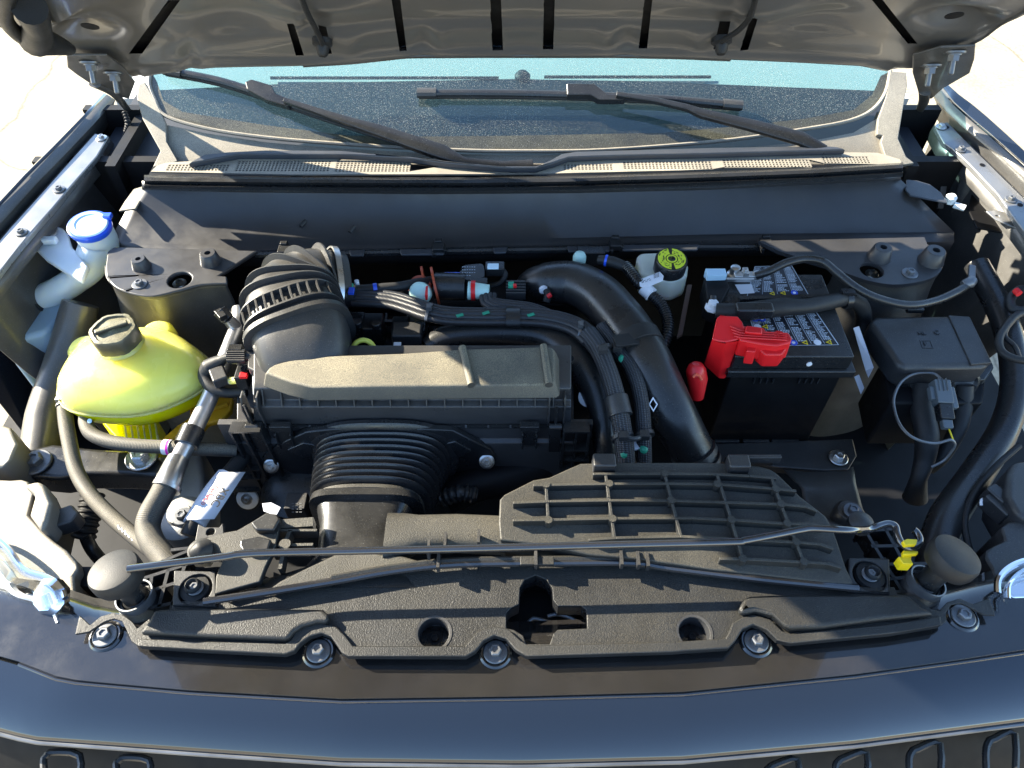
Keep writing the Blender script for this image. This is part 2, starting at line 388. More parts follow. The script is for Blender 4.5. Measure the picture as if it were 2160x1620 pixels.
def interp(pts, x):
    if x <= pts[0][0]: return pts[0][1]
    for a, b in zip(pts, pts[1:]):
        if x <= b[0]: return a[1] + (b[1] - a[1]) * (x - a[0]) / (b[0] - a[0])
    return pts[-1][1]
def rrect(c, hw, hh, ax, ay, n=8, e=4.0):
    """superellipse ring"""
    c = Vector(c); ax = Vector(ax); ay = Vector(ay); out = []
    for i in range(4 * n):
        a = 2 * PI * i / (4 * n); ca, sa = math.cos(a), math.sin(a)
        out.append(c + ax * (hw * math.copysign(abs(ca) ** (2 / e), ca)) + ay * (hh * math.copysign(abs(sa) ** (2 / e), sa)))
    return out
def text(name, body, size, M, m, parent, thick=0.0002):
    cu = bpy.data.curves.new(name, 'FONT'); cu.body = body; cu.size = size; cu.align_x = 'CENTER'; cu.align_y = 'CENTER'; cu.extrude = thick
    to = bpy.data.objects.new("tmp", cu); COL.objects.link(to); dg = bpy.context.evaluated_depsgraph_get()
    me = bpy.data.meshes.new_from_object(to.evaluated_get(dg)); bpy.data.objects.remove(to); me.name = name
    off = OFF.get(parent.name, Vector()) if parent else Vector()
    me.transform(M); me.transform(Matrix.Translation(-off)); me.materials.clear(); me.materials.append(m)
    o = bpy.data.objects.new(name, me); link(o, parent); return o
def frame(origin, xdir, ydir):
    x = Vector(xdir).normalized(); z = x.cross(Vector(ydir)).normalized(); y = z.cross(x)
    M = Matrix((x, y, z)).transposed().to_4x4(); M.translation = Vector(origin); return M
# ================================================================ SETTING
g = MB(); g.box((0, 0, -0.05), (80, 80, 0.1)); gd = O('ground', g, GROUND, kind='structure')

# ================================================================ THE CAR
car = T('car', 'dark painted car seen from its nose with the bonnet propped open over the engine bay', 'car', (0, 0.9, 0))
# ---- bay floor and walls
b = MB(); b.box((0, 0.80, 0.50), (2.3, 1.36, 0.04)); O('undertray', b, DARK, car)
b = MB(); b.box((0, 1.30, 0.77), (1.80, 0.02, 0.50)); O('bulkhead', b, DARK, car)
def rowsloft(rows): mb = MB(); return mb.loft(rows, close=False)
def solid(name, rows, m, parent, th=0.002, label=None, ang=35):
    mb = MB(); mb.loft(rows, close=False, caps=False); o = O(name, mb, m, parent, label=label, ang=ang)
    s = o.modifiers.new("solid", 'SOLIDIFY'); s.thickness = th; s.offset = 0; return o
# ---- rails, fenders, inner aprons
railL_out = [(200, 280), (150, 335), (100, 392), (60, 436), (20, 480), (-30, 540), (-120, 650)]
railL_in = [(229, 287), (205, 328), (150, 392), (110, 440), (70, 485), (20, 545), (-60, 650)]
railR_in = [(1971, 264), (1991, 300), (2009, 312), (2044, 344), (2105, 409), (2144, 465), (2240, 590)]
railR_out = [(1999, 256), (2022, 280), (2044, 303), (2100, 358), (2160, 417), (2200, 460), (2290, 560)]
for lbl, ri, ro in (("pale front wing mounting rail on the sunlit side", railL_in, railL_out), ("satin grey wing mounting rail beside the fuse box side", railR_in, railR_out)):
    mb = MB(); mb.prism([PL(ri, 1.03) + list(reversed(PL(ro, 1.03)))], (0, 0, -0.012)); rl = O('wing_rail', mb, RAIL, car, bevel=0.003, label=lbl)
    inner = PL(ri, 1.02); sgn = -1 if inner[0].x < 0 else 1
    rows = [inner, [p + Vector((-sgn * 0.004, 0, -0.03)) for p in inner], [Vector((p.x + sgn * 0.02, p.y, 0.97)) for p in inner], [Vector((p.x - sgn * 0.01, p.y, 0.86)) for p in inner],
            [Vector((p.x - sgn * 0.06, p.y, 0.74)) for p in inner], [Vector((p.x - sgn * 0.10, p.y, 0.52)) for p in inner]]
    solid('inner_apron', rows, INN, car)
    for k in (0, 2, 4):
        a, c2 = ri[k], ro[k]; pp = P((a[0] + c2[0]) / 2, (a[1] + c2[1]) / 2 + 8, 1.031)
        bolt(rl, pp, 0.011, STEEL if k == 0 else GREYB)
fenL_up = [(226, 200), (180, 250), (120, 312), (60, 372), (0, 437), (-60, 500), (-160, 600)]
fenR_lo = [(1978, 180), (2009, 219), (2040, 248), (2079, 280), (2120, 316), (2160, 352), (2260, 440)]
fenR_up = [(1991, 172), (2022, 200), (2050, 221), (2079, 245), (2120, 282), (2160, 319), (2260, 402)]
upL = PL(fenL_up, 1.048); outL = PL(railL_out, 1.018)
def lerpl(a, c, t): return [x.lerp(y, t) for x, y in zip(a, c)]
chL = [v + Vector((0, 0, -0.03)) for v in lerpl(outL, upL, 0.45)]
rows = [outL, chL, [v + Vector((0.012, 0, -0.012)) for v in upL], upL, [v + Vector((-0.006, 0, 0.002)) for v in upL], [v + Vector((-0.016, 0, -0.004)) for v in upL],
        [v + Vector((-0.026, 0, -0.03)) for v in upL], [v + Vector((-0.034, 0, -0.12)) for v in upL], [Vector((v.x - 0.05, v.y, 0.45)) for v in upL]]
solid('front_wing', rows[:4], INN, car, label='sunlit channel of the front wing with its inner lip')
solid('front_wing', rows[3:], PNT, car, label='glossy dark front wing nearest the washer filler')
loR = PL(fenR_lo, 1.055); upR = PL(fenR_up, 1.066); outR = PL(railR_out, 1.018)
m1 = [v + Vector((0, 0, -0.03)) for v in lerpl(outR, loR, 0.4)]; m2 = [v + Vector((0, 0, -0.018)) for v in lerpl(outR, loR, 0.72)]
solid('front_wing', [outR, m1, m2, [v + Vector((-0.006, 0, -0.016)) for v in loR], loR], INN, car, label='grey channel of the front wing with its inner lip')
solid('front_wing', [loR, [v + Vector((0.002, 0, 0.004)) for v in loR], lerpl(loR, upR, 0.55), upR, [v + Vector((0.012, 0, -0.006)) for v in upR], [v + Vector((0.03, 0, -0.05)) for v in upR], [Vector((v.x + 0.05, v.y, 0.45)) for v in upR]],
      PNT, car, label='glossy dark front wing reflecting the sky')
for x, y in ((2072, 340), (2098, 372), (2118, 390)): pass
# right apron: strut, pillar and window edges
def strut_(pts, wd, m=INN): mb = MB(); mb.ribs(pts, wd, 0.006, up=(0, -0.7, 0.7)); return mb
ap = O('apron_brace', strut_([P(2008, 312, 1.015), P(1998, 352, 0.99), P(1984, 440, 0.93)], 0.012), INN, car, bevel=0.001)
mb = MB(); mb.tube([P(2062, 352, 1.005), P(2040, 420, 0.94), P(2018, 500, 0.86), P(2000, 580, 0.78)], [0.026, 0.026, 0.03, 0.04], oval=(1, 0.6)); O('apron_pillar', mb, INN, car)
mb = MB(); mb.prism([PL([(2080, 445), (2102, 443), (2150, 455), (2190, 480), (2190, 500), (2100, 462)], 1.012), circ(P(2104, 456, 1.012), 0.004)], (0, 0, -0.003)); O('rail_tab', mb, RAIL, car, bevel=0.001)
for x, y, z in ((1997, 268, 1.0305), (2072, 348, 1.0305), (2152, 432, 1.0305)):
    mb = MB(); mb.lathe([(0.005, 0), (0.005, 0.0006)], P(x, y, z), seg=16); O('drain_hole', mb, DARK, car)
mb = MB(); mb.prism([PL([(2052, 400), (2100, 420), (2125, 470), (2118, 490), (2060, 480), (2042, 440)], 0.965)], (0, 0, -0.004)); O('apron_recess', mb, DARK, car, bevel=0.002)

# ---- cowl: perforated strip, shelf, side panels
ZC = 1.06
strip = [(318, 362), (330, 350), (350, 343), (420, 339), (500, 333), (720, 333), (865, 340), (940, 349), (1060, 357), (1130, 358), (1160, 347), (1190, 341), (1300, 335), (1500, 331), (1760, 321), (1850, 322), (1898, 336), (1902, 347), (1440, 359), (1150, 366), (1000, 367), (620, 368)]
segs = [(356, 347, 480, 360), (503, 339, 694, 361), (711, 339, 862, 362), (1187, 346, 1294, 358), (1313, 340, 1505, 356), (1523, 336, 1712, 352), (1732, 330, 1838, 344)]
wins = []
for x0, y0, x1, y1 in segs:
    a = P(x0, y0, ZC); c = P(x1, y1, ZC); wins.append((a.x, a.y, c.x, c.y))
mb = MB(); mb.prism([PL(strip, ZC)] + [[Vector((x0, y0, ZC)), Vector((x1, y0, ZC)), Vector((x1, y1, ZC)), Vector((x0, y1, ZC))] for x0, y0, x1, y1 in wins], (0, 0, -0.003))
cg = O('cowl_grille', mb, COWL, car, label='dusty perforated cowl strip, sunlit cream put into its colour')
for x0, y0, x1, y1 in wins:
    lw = MB(); px_, py_ = 0.0066, 0.0058; nx = max(2, round((x1 - x0) / px_)); ny = max(2, round((y0 - y1) / py_)); dx = (x1 - x0) / nx; dy = (y0 - y1) / ny
    for i in range(nx + 1): lw.rib((x0 + i * dx, y1, ZC - 0.0003), (x0 + i * dx, y0, ZC - 0.0003), dx * 0.42, 0.0024)
    for j in range(ny + 1): lw.rib((x0, y1 + j * dy, ZC - 0.0006), (x1, y1 + j * dy, ZC - 0.0006), dy * 0.42, 0.0024)
    O('perforated_insert', lw, COWL, cg)
mb = MB(); mb.box((0, 1.252, 1.02), (1.40, 0.05, 0.02)); O('cowl_shade_backing', mb, DARK, car)  # dark box added for the shade under the perforated strip
mb = MB(); mb.prism([[P(x, y, 1.072 + 0.0) for x, y in [(396, 344), (430, 325), (480, 320), (560, 316), (720, 317), (900, 334), (1010, 346), (1080, 351), (1130, 351), (1160, 338), (1185, 324), (1215, 319), (1500, 311), (1740, 307), (1765, 309), (1785, 315), (1500, 323), (1300, 327), (1200, 331), (1168, 343), (1130, 353), (1060, 353), (940, 343), (865, 333), (720, 325), (500, 325)]]], (0, 0, -0.012))
O('cowl_shelf', mb, COWB, car, bevel=0.004)
mb = MB(); mb.prism([[G(x, y, -0.004) for x, y in [(345, 262), (440, 282), (560, 300), (700, 312), (900, 323), (1080, 328), (1300, 325), (1560, 312), (1700, 300), (1800, 280), (1850, 250), (1862, 300), (1890, 345), (1100, 366), (335, 356), (352, 320)]]], -GN * 0.003)
O('cowl_side_panel', mb, COWL, car, label='beige cowl panel along the foot of the windscreen')
for lab, pts in (('left end of the windscreen trim', [(292, 178), (305, 172), (330, 215), (350, 262), (352, 300), (375, 340), (345, 352), (322, 352), (338, 318), (300, 250), (288, 205)]),
                 ('right end of the windscreen trim, split by a slanting gap', [(1880, 150), (1912, 152), (1914, 180), (1905, 232), (1895, 292), (1912, 330), (1930, 344), (1908, 348), (1870, 338), (1858, 300), (1862, 286), (1850, 284), (1852, 250), (1868, 205)])):
    mb = MB(); mb.prism([[G(x, y, 0.006) for x, y in pts]], -GN * 0.01); O('screen_side_trim', mb, COWL, car, bevel=0.002, label=lab)
# ---- windscreen with its border, and the dashboard behind it
bot = [(318, 150), (316, 180), (328, 212), (350, 245), (440, 272), (560, 290), (700, 302), (860, 312), (1000, 318), (1100, 319), (1240, 318), (1400, 308), (1550, 294), (1700, 272), (1790, 255), (1840, 232), (1868, 195), (1878, 150)]
scr = [G(x, y) for x, y in bot] + [G(1890, -120), G(300, -120)]
mb = MB(); mb.prism([scr], -GN * 0.005); ws = O('windscreen', mb, GLASS, car)
inb = [(330, 170), (345, 212), (385, 236), (560, 264), (735, 286), (900, 288), (1100, 286), (1400, 280), (1560, 266), (1700, 250), (1800, 232), (1840, 200), (1858, 160)]
mb = MB(); mb.prism([[G(x, y, 0.0012) for x, y in bot] + [G(x, y, 0.0012) for x, y in reversed(inb)]], -GN * 0.0008); O('screen_border', mb, FRIT, ws)
mb = MB(); mb.tube([G(x, y, 0.002) for x, y in bot], 0.004, seg=8, sub=4); O('screen_seal', mb, COWL, ws)
DASHF = mat("dashboard_sunlit_tone", (0.60, 0.62, 0.60), 0.7)  # sunlight put into the colour: pale copy for the back part
DASHN = mat("dashboard_shaded_tone", (0.012, 0.014, 0.02), 0.6)  # dark copy for the same dashboard's near part, shade in the colour
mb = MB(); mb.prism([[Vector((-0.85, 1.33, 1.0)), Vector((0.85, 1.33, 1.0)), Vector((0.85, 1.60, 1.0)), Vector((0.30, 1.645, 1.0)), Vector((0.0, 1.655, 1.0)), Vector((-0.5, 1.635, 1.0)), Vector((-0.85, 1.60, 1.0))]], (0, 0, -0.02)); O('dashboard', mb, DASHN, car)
mb = MB(); mb.prism([[Vector((-0.9, 1.58, 0.993)), Vector((0.9, 1.58, 0.993)), Vector((0.9, 2.5, 0.98)), Vector((-0.9, 2.5, 0.98))]], (0, 0, -0.02)); O('dashboard', mb, DASHF, car, label='back part of the dashboard, sunlight put into its pale colour, behind the tinted glass')
for x0, x1, yy in ((570, 1052, 164), (1148, 1500, 162)):
    mb = MB(); mb.prism([[P(x0, yy - 3, 1.002), P(x1, yy - 3, 1.002), P(x1, yy + 3, 1.002), P(x0, yy + 3, 1.002)]], (0, 0, -0.001)); O('demister_slot', mb, DARK, car)
mb = MB(); mb.lathe([(0.018, 0), (0.018, 0.008), (0.010, 0.016), (0.001, 0.018)], P(1102, 165, 1.0)); O('light_sensor', mb, DASHN, car)

# ---- wipers (hinged parts of the car)
def wiper(lab, blade, arm, clip, armw):
    e = MB(); pts = [G(x, y, 0.014) for x, y in blade]
    e.tube(pts, 0.0085, seg=10, sub=6, oval=(1.0, 0.8)); wp = O('wiper', e, BLKS, car, label=lab)
    e = MB(); e.tube([G(x, y + 9, 0.006) for x, y in blade], 0.0035, seg=8, sub=6); O('wiper_rubber', e, RUB, wp)
    for p_, q_ in ((pts[0], pts[1]), (pts[-1], pts[-2])):
        e = MB(); d = (q_ - p_).normalized() * 0.034; e.tube([p_ - d * 0.1, p_ + d], 0.011, seg=10, oval=(1.05, 0.85), smooth=False); O('end_cap', e, BLK, wp)
    am = [G(x, y, o) for x, y, o in arm]; e = MB()
    rings = []
    for i, p in enumerate(am):
        t = (am[min(i + 1, len(am) - 1)] - am[max(i - 1, 0)]).normalized(); sd = t.cross(GN).normalized(); rings.append(rrect(p, armw[i], 0.006, sd, GN, 3, 5))
    e.loft(rings); O('wiper_arm', e, BLKS, wp, bevel=0.001)
    e = MB(); cp = [G(x, y, 0.028) for x, y in clip]; e.prism([cp], -GN * 0.018); O('blade_clip', e, BLKS, wp, bevel=0.003)
    return wp
wiper('long wiper lying along the windscreen with its blade level above the glass', [(884, 196), (1040, 196), (1225, 200), (1400, 208), (1562, 222)],
      [(1300, 200, .032), (1380, 212, .034), (1450, 228, .036), (1480, 240, .036), (1590, 266, .036), (1690, 293, .036), (1740, 318, .03)], [(1195, 175), (1255, 176), (1282, 197), (1322, 199), (1320, 210), (1262, 210), (1245, 200), (1196, 200)], [.005, .005, .006, .009, .012, .014, .010])
wiper('wiper slanting up across the windscreen corner', [(350, 148), (470, 172), (600, 215), (740, 262), (850, 298), (915, 322)],
      [(600, 212, .032), (660, 232, .034), (740, 258, .036), (800, 276, .036), (870, 300, .036), (935, 322, .036), (980, 342, .03), (1060, 350, .02), (1125, 350, .016)], [(516, 172), (530, 166), (572, 178), (582, 196), (612, 208), (608, 224), (560, 210), (520, 188)], [.005, .006, .009, .012, .014, .015, .008, .008, .012])

# ---- bonnet
edge = [(-160, 5), (0, 58), (110, 100), (170, 128), (250, 168), (290, 168), (340, 156), (460, 142), (640, 138), (740, 132), (860, 119), (1000, 118), (1300, 118), (1440, 121), (1600, 128), (1800, 138), (1860, 150), (1915, 150), (1985, 125), (2055, 92), (2110, 55), (2160, 22), (2300, -50)]
HD = Vector((0, -math.cos(HA), math.sin(HA)))
def gs(x, y, cx, cy, sx, sy): return math.exp(-((x - cx) / sx) ** 2 - ((y - cy) / sy) ** 2)
def relief(px, py, v):
    o = 0.0
    o -= 0.014 * math.exp(-(v / 0.010) ** 2)                                  # rolled rear edge
    o += 0.010 * math.exp(-((v - 0.030) / 0.014) ** 2) * (1 if 300 < px < 1880 else 0.3)
    for cx in (893, 1105, 1322): o -= 0.009 * gs(px, py, cx, 84, 26, 22)
    o -= 0.020 * gs(px, py, 480, 50, 110, 40)
    o += 0.010 * gs(px, py, 690, 20, 90, 18); o += 0.010 * gs(px, py, 1600, 20, 120, 18)
    o -= 0.008 * gs(px, py, 1760, 40, 80, 40)
    o -= 0.030 * gs(px, py, 175, 72, 62, 18); o -= 0.030 * gs(px, py, 2015, 48, 72, 20)
    o += 0.02 * gs(px, py, 110, 20, 60, 12)
    o -= 0.008 * gs(px, py, 400, 118, 14, 26)
    o -= 0.004 * (1 + math.tanh((v - 0.135) / 0.006)) * (1 if 640 < px < 1560 else 0.2)
    for cx in (770, 940, 1105, 1265, 1440): o += 0.006 * math.exp(-((px - cx - (cx - 1080) * .1) / 22) ** 2) / (1 + math.exp((v - .12) / .008)) / (1 + math.exp(-(v - .05) / .008))
    o -= 0.006 * gs(px, py, 1690, 20, 60, 60)
    return o
def proj(p):
    d = p - C0; f = d.dot(FW); return 1080 + F * d.x / f, 810 - F * d.dot(UP) / f
cols = list(range(-160, 2301, 12)); vs_ = [0, .004, .008, .012, .016, .022, .028, .034, .042, .05] + [0.05 + 0.0105 * i for i in range(1, 25)] + [0.33, .4, .5, .65, .8, .95, 1.05]
vs, fs = [], []
for i, cx in enumerate(cols):
    B = H(cx, interp(edge, cx))
    for v in vs_:
        p = B + HD * v; p.x *= (1 - 0.10 * max(0, v - 0.3)); q = proj(p)
        fade = 1 if v < 0.34 else 0
        p = p + HN * (relief(q[0], q[1], v) * fade - 0.03 * max(0, v - 0.8)); vs.append(p)
K = len(vs_)
for i in range(len(cols) - 1):
    for j in range(K - 1): a = i * K + j; fs.append((a, a + 1, a + K + 1, a + K))
hm = MB(); hm.add(vs, fs)
hood = O('bonnet', hm, HOODM, car, label='propped open bonnet, underside in satin bronze grey paint')
slots = [[(355, 0), (380, 0), (300, 113), (272, 113)], [(605, 50), (620, 50), (641, 117), (624, 117)], [(672, 53), (688, 57), (700, 113), (680, 115)], [(823, -20), (842, -20), (858, 107), (843, 108)],
         [(1033, -20), (1056, -20), (1061, 105), (1040, 106)], [(1148, -20), (1171, -20), (1167, 104), (1145, 104)], [(1362, -20), (1378, -20), (1365, 102), (1347, 102)], [(1518, 45), (1541, 45), (1529, 103), (1505, 104)],
         [(1583, 38), (1598, 40), (1578, 105), (1561, 107)], [(1835, -5), (1858, -5), (1935, 92), (1915, 92)]]
bm = bmesh.new(); bm.from_mesh(hood.data); off = OFF['car']
def inpoly(x, y, q):
    s = 0
    for i in range(len(q)):
        a, c = q[i], q[(i + 1) % len(q)]; cr = (c[0] - a[0]) * (y - a[1]) - (c[1] - a[1]) * (x - a[0])
        if s == 0: s = 1 if cr > 0 else -1
        elif cr * s < 0: return False
    return True
for q in slots:
    for i in range(4):
        a, c = q[i], q[(i + 1) % 4]; pa = ray(*a); pc = ray(*c); n = pa.cross(pc).normalized()
        cxs = [t[0] for t in q]; x0, x1 = min(cxs) - 30, max(cxs) + 30
        ge = [f for f in bm.faces if x0 < proj(f.calc_center_median() + off)[0] < x1 and proj(f.calc_center_median() + off)[1] > -60]
        geom = set(ge); [geom.update(f.edges) for f in ge]; [geom.update(f.verts) for f in ge]
        bmesh.ops.bisect_plane(bm, geom=list(geom), plane_co=C0 - off, plane_no=n, dist=1e-6)
kill = []
for f in list(bm.faces):
    x, y = proj(f.calc_center_median() + off)
    if any(inpoly(x, y, q) for q in slots): kill.append(f)
bmesh.ops.delete(bm, geom=kill, context='FACES'); bmesh.ops.remove_doubles(bm, verts=bm.verts[:], dist=0.0012); bmesh.ops.triangulate(bm, faces=[f for f in bm.faces if len(f.verts) > 4]); bm.to_mesh(hood.data); bm.free(); hood.data.shade_smooth()
rows = []
for v in (0.0, 0.012, 0.1, 0.4, 0.8, 1.06):
    r_ = []
    for cx in range(-160, 2301, 60):
        p = H(cx, interp(edge, cx)) + HD * v; p.x *= (1 - 0.10 * max(0, v - 0.3)) * 1.004; r_.append(p - HN * (0.006 if v == 0 else 0.030 if v < 0.9 else 0.038))
    rows.append(r_)
solid('outer_skin', rows, PNT, hood)
mb = MB(); mb.tube([H(640 + i * 36, interp(edge, 640 + i * 36) - 3, -0.004) for i in range(26)], 0.006, seg=8, sub=2); O('rear_edge_flange', mb, INN, hood)
# dark strips that stand for the shade inside the slots
for q in slots:
    cx = sum(t[0] for t in q) / 4; big = [(cx + (x - cx) * 1.6, y + (8 if y > 60 else -10)) for x, y in q]
    mb = MB(); mb.prism([[H(x, y, -0.016) for x, y in big]], -HN * 0.004); O('slot_shade_strip', mb, DARK, hood)
for pts, r_ in (([(628, -30), (645, 20), (668, 65), (680, 92)], .0042), ([(1598, -30), (1585, 30), (1560, 62), (1530, 82), (1522, 88)], .0042)):
    mb = MB(); mb.tube([H(x, y, 0.012) for x, y in pts], r_, seg=10); hs = O('washer_hose', mb, RUB, hood)
    e = pts[-1]; c = H(e[0], e[1] - 3, 0.004); mb = MB(); mb.lathe([(0.016, -0.004), (0.016, 0.004), (0.011, 0.008), (0.009, 0.018), (0.006, 0.022)], c, HN); O('grommet', mb, RUB, hood)
for c in ((190, 55), (2013, 32)):
    mb = MB(); mb.lathe([(0.013, 0), (0.013, 0.001)], H(c[0], c[1], -0.004), HN, seg=20); O('pocket_hole', mb, DARK, hood)
# left wiring and gas-strut like boot at the photograph's top left edge of the bonnet
mb = MB(); mb.tube([H(20, -20, .03), H(12, 40, .035), H(50, 80, .03), H(95, 88, .03), H(150, 104, .02)], [.010, .010, .011, .020, .008], seg=14); O('wiring_boot', mb, RUB, hood)
mb = MB(); mb.tube([H(62, 16, .035), H(78, 55, .035), H(76, 84, .03)], [.022, .018, .024], seg=14); O('wiring_boot', mb, RUB, hood, label='bulging lower half of the rubber wiring boot')
# hinges
for lab, pl, bl, arm in (('left bonnet hinge bracket', [(140, 112), (225, 112), (262, 140), (285, 170), (272, 205), (235, 195), (190, 172), (160, 152), (142, 138)], ((190, 130), (240, 152)), [(200, 178), (240, 198), (262, 222), (275, 240)]),
                         ('right bonnet hinge bracket', [(1925, 112), (1985, 95), (2058, 92), (2056, 120), (2046, 150), (1990, 182), (1965, 205), (1940, 200), (1925, 150)], ((2014, 108), (1964, 136)), [(1950, 195), (1948, 215), (1940, 232), (1935, 250)])):
    mb = MB(); mb.prism([[H(x, y, 0.010) for x, y in pl]], HN * 0.004); hg = O('hinge', mb, INN, car, bevel=0.0015, label=lab)
    mb = MB(); mb.tube([H(x, y, 0.014) for x, y in arm], [.012, .010, .008, .007], seg=10, oval=(1, .5)); O('hinge_arm', mb, INN, hg)
    s_ = -1 if pl[0][0] < 1000 else 1
    for x, y in bl:
        c = H(x, y, 0.012); mb = MB(); mb.lathe([(0.017, 0), (0.017, 0.003), (0.011, 0.004), (0.011, 0.006)], c, (0, -0.5, -0.85), seg=24)
        mb.lathe([(0.0095, 0.005), (0.0095, 0.015)], c, (0, -0.5, -0.85), seg=6); mb.lathe([(0.0045, 0.015), (0.0045, 0.034), (0.003, 0.036)], c, (0, -0.5, -0.85), seg=14)
        O('hinge_stud', mb, GREYB, hg)
mb = MB(); mb.tube([P(262, 235, 1.05), P(270, 262, 1.03), P(262, 290, 1.0), P(252, 320, 0.97)], [.004, .005, .004, .004], seg=8, rib=(0.006, 0.0015)); O('drain_hose', mb, RUB, car)
for sx in (-1, 1):
    mb = MB(); mb.box((sx * .845, 1.46, .76), (.12, .02, .56)); O('wing_closing_panel', mb, DARK, car)
    mb = MB(); mb.box((sx * .785, 1.36, .80), (.02, .20, .46)); O('wing_closing_panel', mb, DARK, car)
mb = MB(); mb.box((0, 1.36, 0.78), (2.0, 0.02, 0.40)); O('cabin_bulkhead', mb, DARK, car)

# ---- firewall panel, seal, clipped edge, strut towers
sp = [(304, 376), (420, 378), (620, 380), (820, 381), (1000, 381), (1200, 378), (1440, 371), (1700, 361), (1905, 349)]
rows = [[P(x, y - 7, 1.058) for x, y in sp], [P(x, y - 2, 1.068) for x, y in sp], [P(x, y + 5, 1.066) for x, y in sp], [P(x, y + 11, 1.057) for x, y in sp], [P(x, y + 15, 1.060) for x, y in sp], [P(x, y + 21, 1.052) for x, y in sp], [P(x, y + 24, 1.04) for x, y in sp]]
mb = MB(); mb.loft(rows, close=False, caps=False); O('cowl_seal', mb, SEAL, car)
fp = [(300, 382, 0), (500, 388, 0), (900, 392, 0), (1200, 390, 0), (1500, 383, 0), (1900, 362, 0)]
top = [P(x, y, 1.045) for x, y, _ in fp]; step = [P(x, y + 12, 1.038) for x, y, _ in fp]; step2 = [P(x, y + 17, 1.025) for x, y, _ in fp]
botx = [232, 480, 880, 1220, 1540, 2012]; boty = [508, 516, 510, 502, 494, 490]
mid = [P(x0 * .5 + x1 * .5, 445, 0.995) for x0, x1 in zip([300, 500, 900, 1200, 1500, 1920], botx)]
bt = [P(x, y, 0.962) for x, y in zip(botx, boty)]; lip = [P(x, y + 5, 0.964) for x, y in zip(botx, boty)]; lip2 = [P(x, y + 20, 0.958) for x, y in zip(botx, boty)]; lip3 = [v + Vector((0, 0, -0.03)) for v in lip2]
def dens(r, n=10):
    out = []
    for i in range(len(r) - 1):
        for k in range(n): out.append(r[i].lerp(r[i + 1], k / n))
    return out + [r[-1]]
solid('firewall_panel', [dens(r) for r in (top, step, step2, mid, bt, lip, lip2, lip3)], FIRE, car, ang=50)
edgeP = [(540, 527), (640, 526), (760, 525), (880, 522), (1000, 520), (1120, 518), (1240, 516), (1360, 512), (1480, 512), (1600, 512)]
mb = MB(); mb.ribs([P(x, y, 0.962) for x, y in edgeP], 0.020, 0.014); O('firewall_lip', mb, FIRE, car, bevel=0.003)
mb = MB(); mb.tube([P(x, y + 10, 0.955) for x, y in edgeP], 0.008, seg=10, sub=2); O('edge_seal', mb, SEAL, car)
for x in (600, 925, 1298, 1615):
    y = interp(edgeP, x); mb = MB(); mb.box(P(x, y + 2, 0.972), (0.022, 0.022, 0.012)); mb.box(P(x - 9, y + 8, 0.967), (0.006, 0.03, 0.01)); mb.box(P(x + 12, y + 8, 0.967), (0.010, 0.012, 0.012)); mb.box(P(x, y - 10, 0.975), (0.014, 0.010, 0.014))
    O('edge_clip', mb, BLKS, car, bevel=0.002)
for x0, x1 in ((735, 770), (842, 940), (1038, 1072), (1195, 1290), (1310, 1476)):
    y = interp(edgeP, x0) + 6; mb = MB(); mb.prism([[P(x0, y - 5, .972), P(x1, y - 6, .972), P(x1 - 4, y + 7, .970), P(x0 + 4, y + 8, .970)]], (0, 0, -0.006)); O('edge_bracket', mb, COWB, car, bevel=0.003)
for x, y in ((639, 478), (742, 490)):
    mb = MB(); mb.lathe([(0.004, 0), (0.004, 0.016), (0.0028, 0.016), (0.0028, 0.006)], P(x + 5, y - 12, 0.985), (-0.3, -0.6, -0.1), seg=14); O('vent_pipe', mb, BLK, car)
# towers
def tower(lab, out, holes, cones, bolts, z, dome, domem=INN):
    mb = MB(); mb.prism([PL(out, z)] + [circ(P(x, y, z), r) for x, y, r in holes], (0, 0, -0.008)); tw = O('strut_tower', mb, FIRE, car, bevel=0.003, label=lab)
    for x, y, s in cones:
        mb = MB(); mb.lathe([(0.024 * s, 0), (0.0225 * s, 0.004), (0.018 * s, 0.024 * s), (0.016 * s, 0.026 * s), (0.007 * s, 0.026 * s), (0.007 * s, 0.012)], P(x, y, z), seg=28); O('mount_cone', mb, FIRE, tw)
    for x, y, r in bolts: bolt(tw, P(x, y, z), r, GREYB)
    for x, y, r in holes: bolt(tw, P(x, y + 8, z - 0.035), 0.012, STEEL)
    solid('tower_dome', dome, domem, tw)
oL = smoothpx([(222, 560), (225, 585), (245, 607), (285, 621), (325, 624), (375, 613), (425, 600), (480, 597)], 5) + [(478, 582), (462, 581), (500, 556), (535, 533), (545, 528), (240, 520), (226, 530)]
def domerows(out, z, cx, ext):
    top = PL(out, z - 0.010); c = P(cx[0], cx[1], z)
    return [top] + [[c + (p - c) * s + Vector((0, 0, -d)) for p in top] for s, d in ((0.97, 0.012), (1.0, 0.05), (1.12, 0.12), (1.25, 0.25), (1.3, 0.42))]
tower('left strut tower top with slotted cones and a sunlit bolt', oL, [(379, 590, .020)], [(445, 552, .78), (299, 562, .68)], [(295, 600, .013)], 1.0, domerows(smoothpx([(222, 560), (225, 585), (245, 607), (285, 621), (325, 624), (375, 613), (425, 600), (480, 597)], 5), 1.0, (370, 550), 0))
oR = [(1600, 508), (1640, 528), (1690, 545), (1750, 562)] + smoothpx([(1790, 578), (1833, 592), (1885, 600), (1938, 594), (1973, 582), (1987, 564), (1984, 533), (1956, 515)], 5) + [(1950, 500)]
tower('right strut tower top with two slotted cones', oR, [(1839, 570, .021)], [(1854, 542, .88), (1963, 550, .95)], [(1919, 577, .014)], 0.985, domerows(smoothpx([(1760, 566), (1790, 578), (1833, 592), (1885, 600), (1938, 594), (1973, 582), (1987, 564), (1990, 540)], 5), .985, (1880, 530), 0))
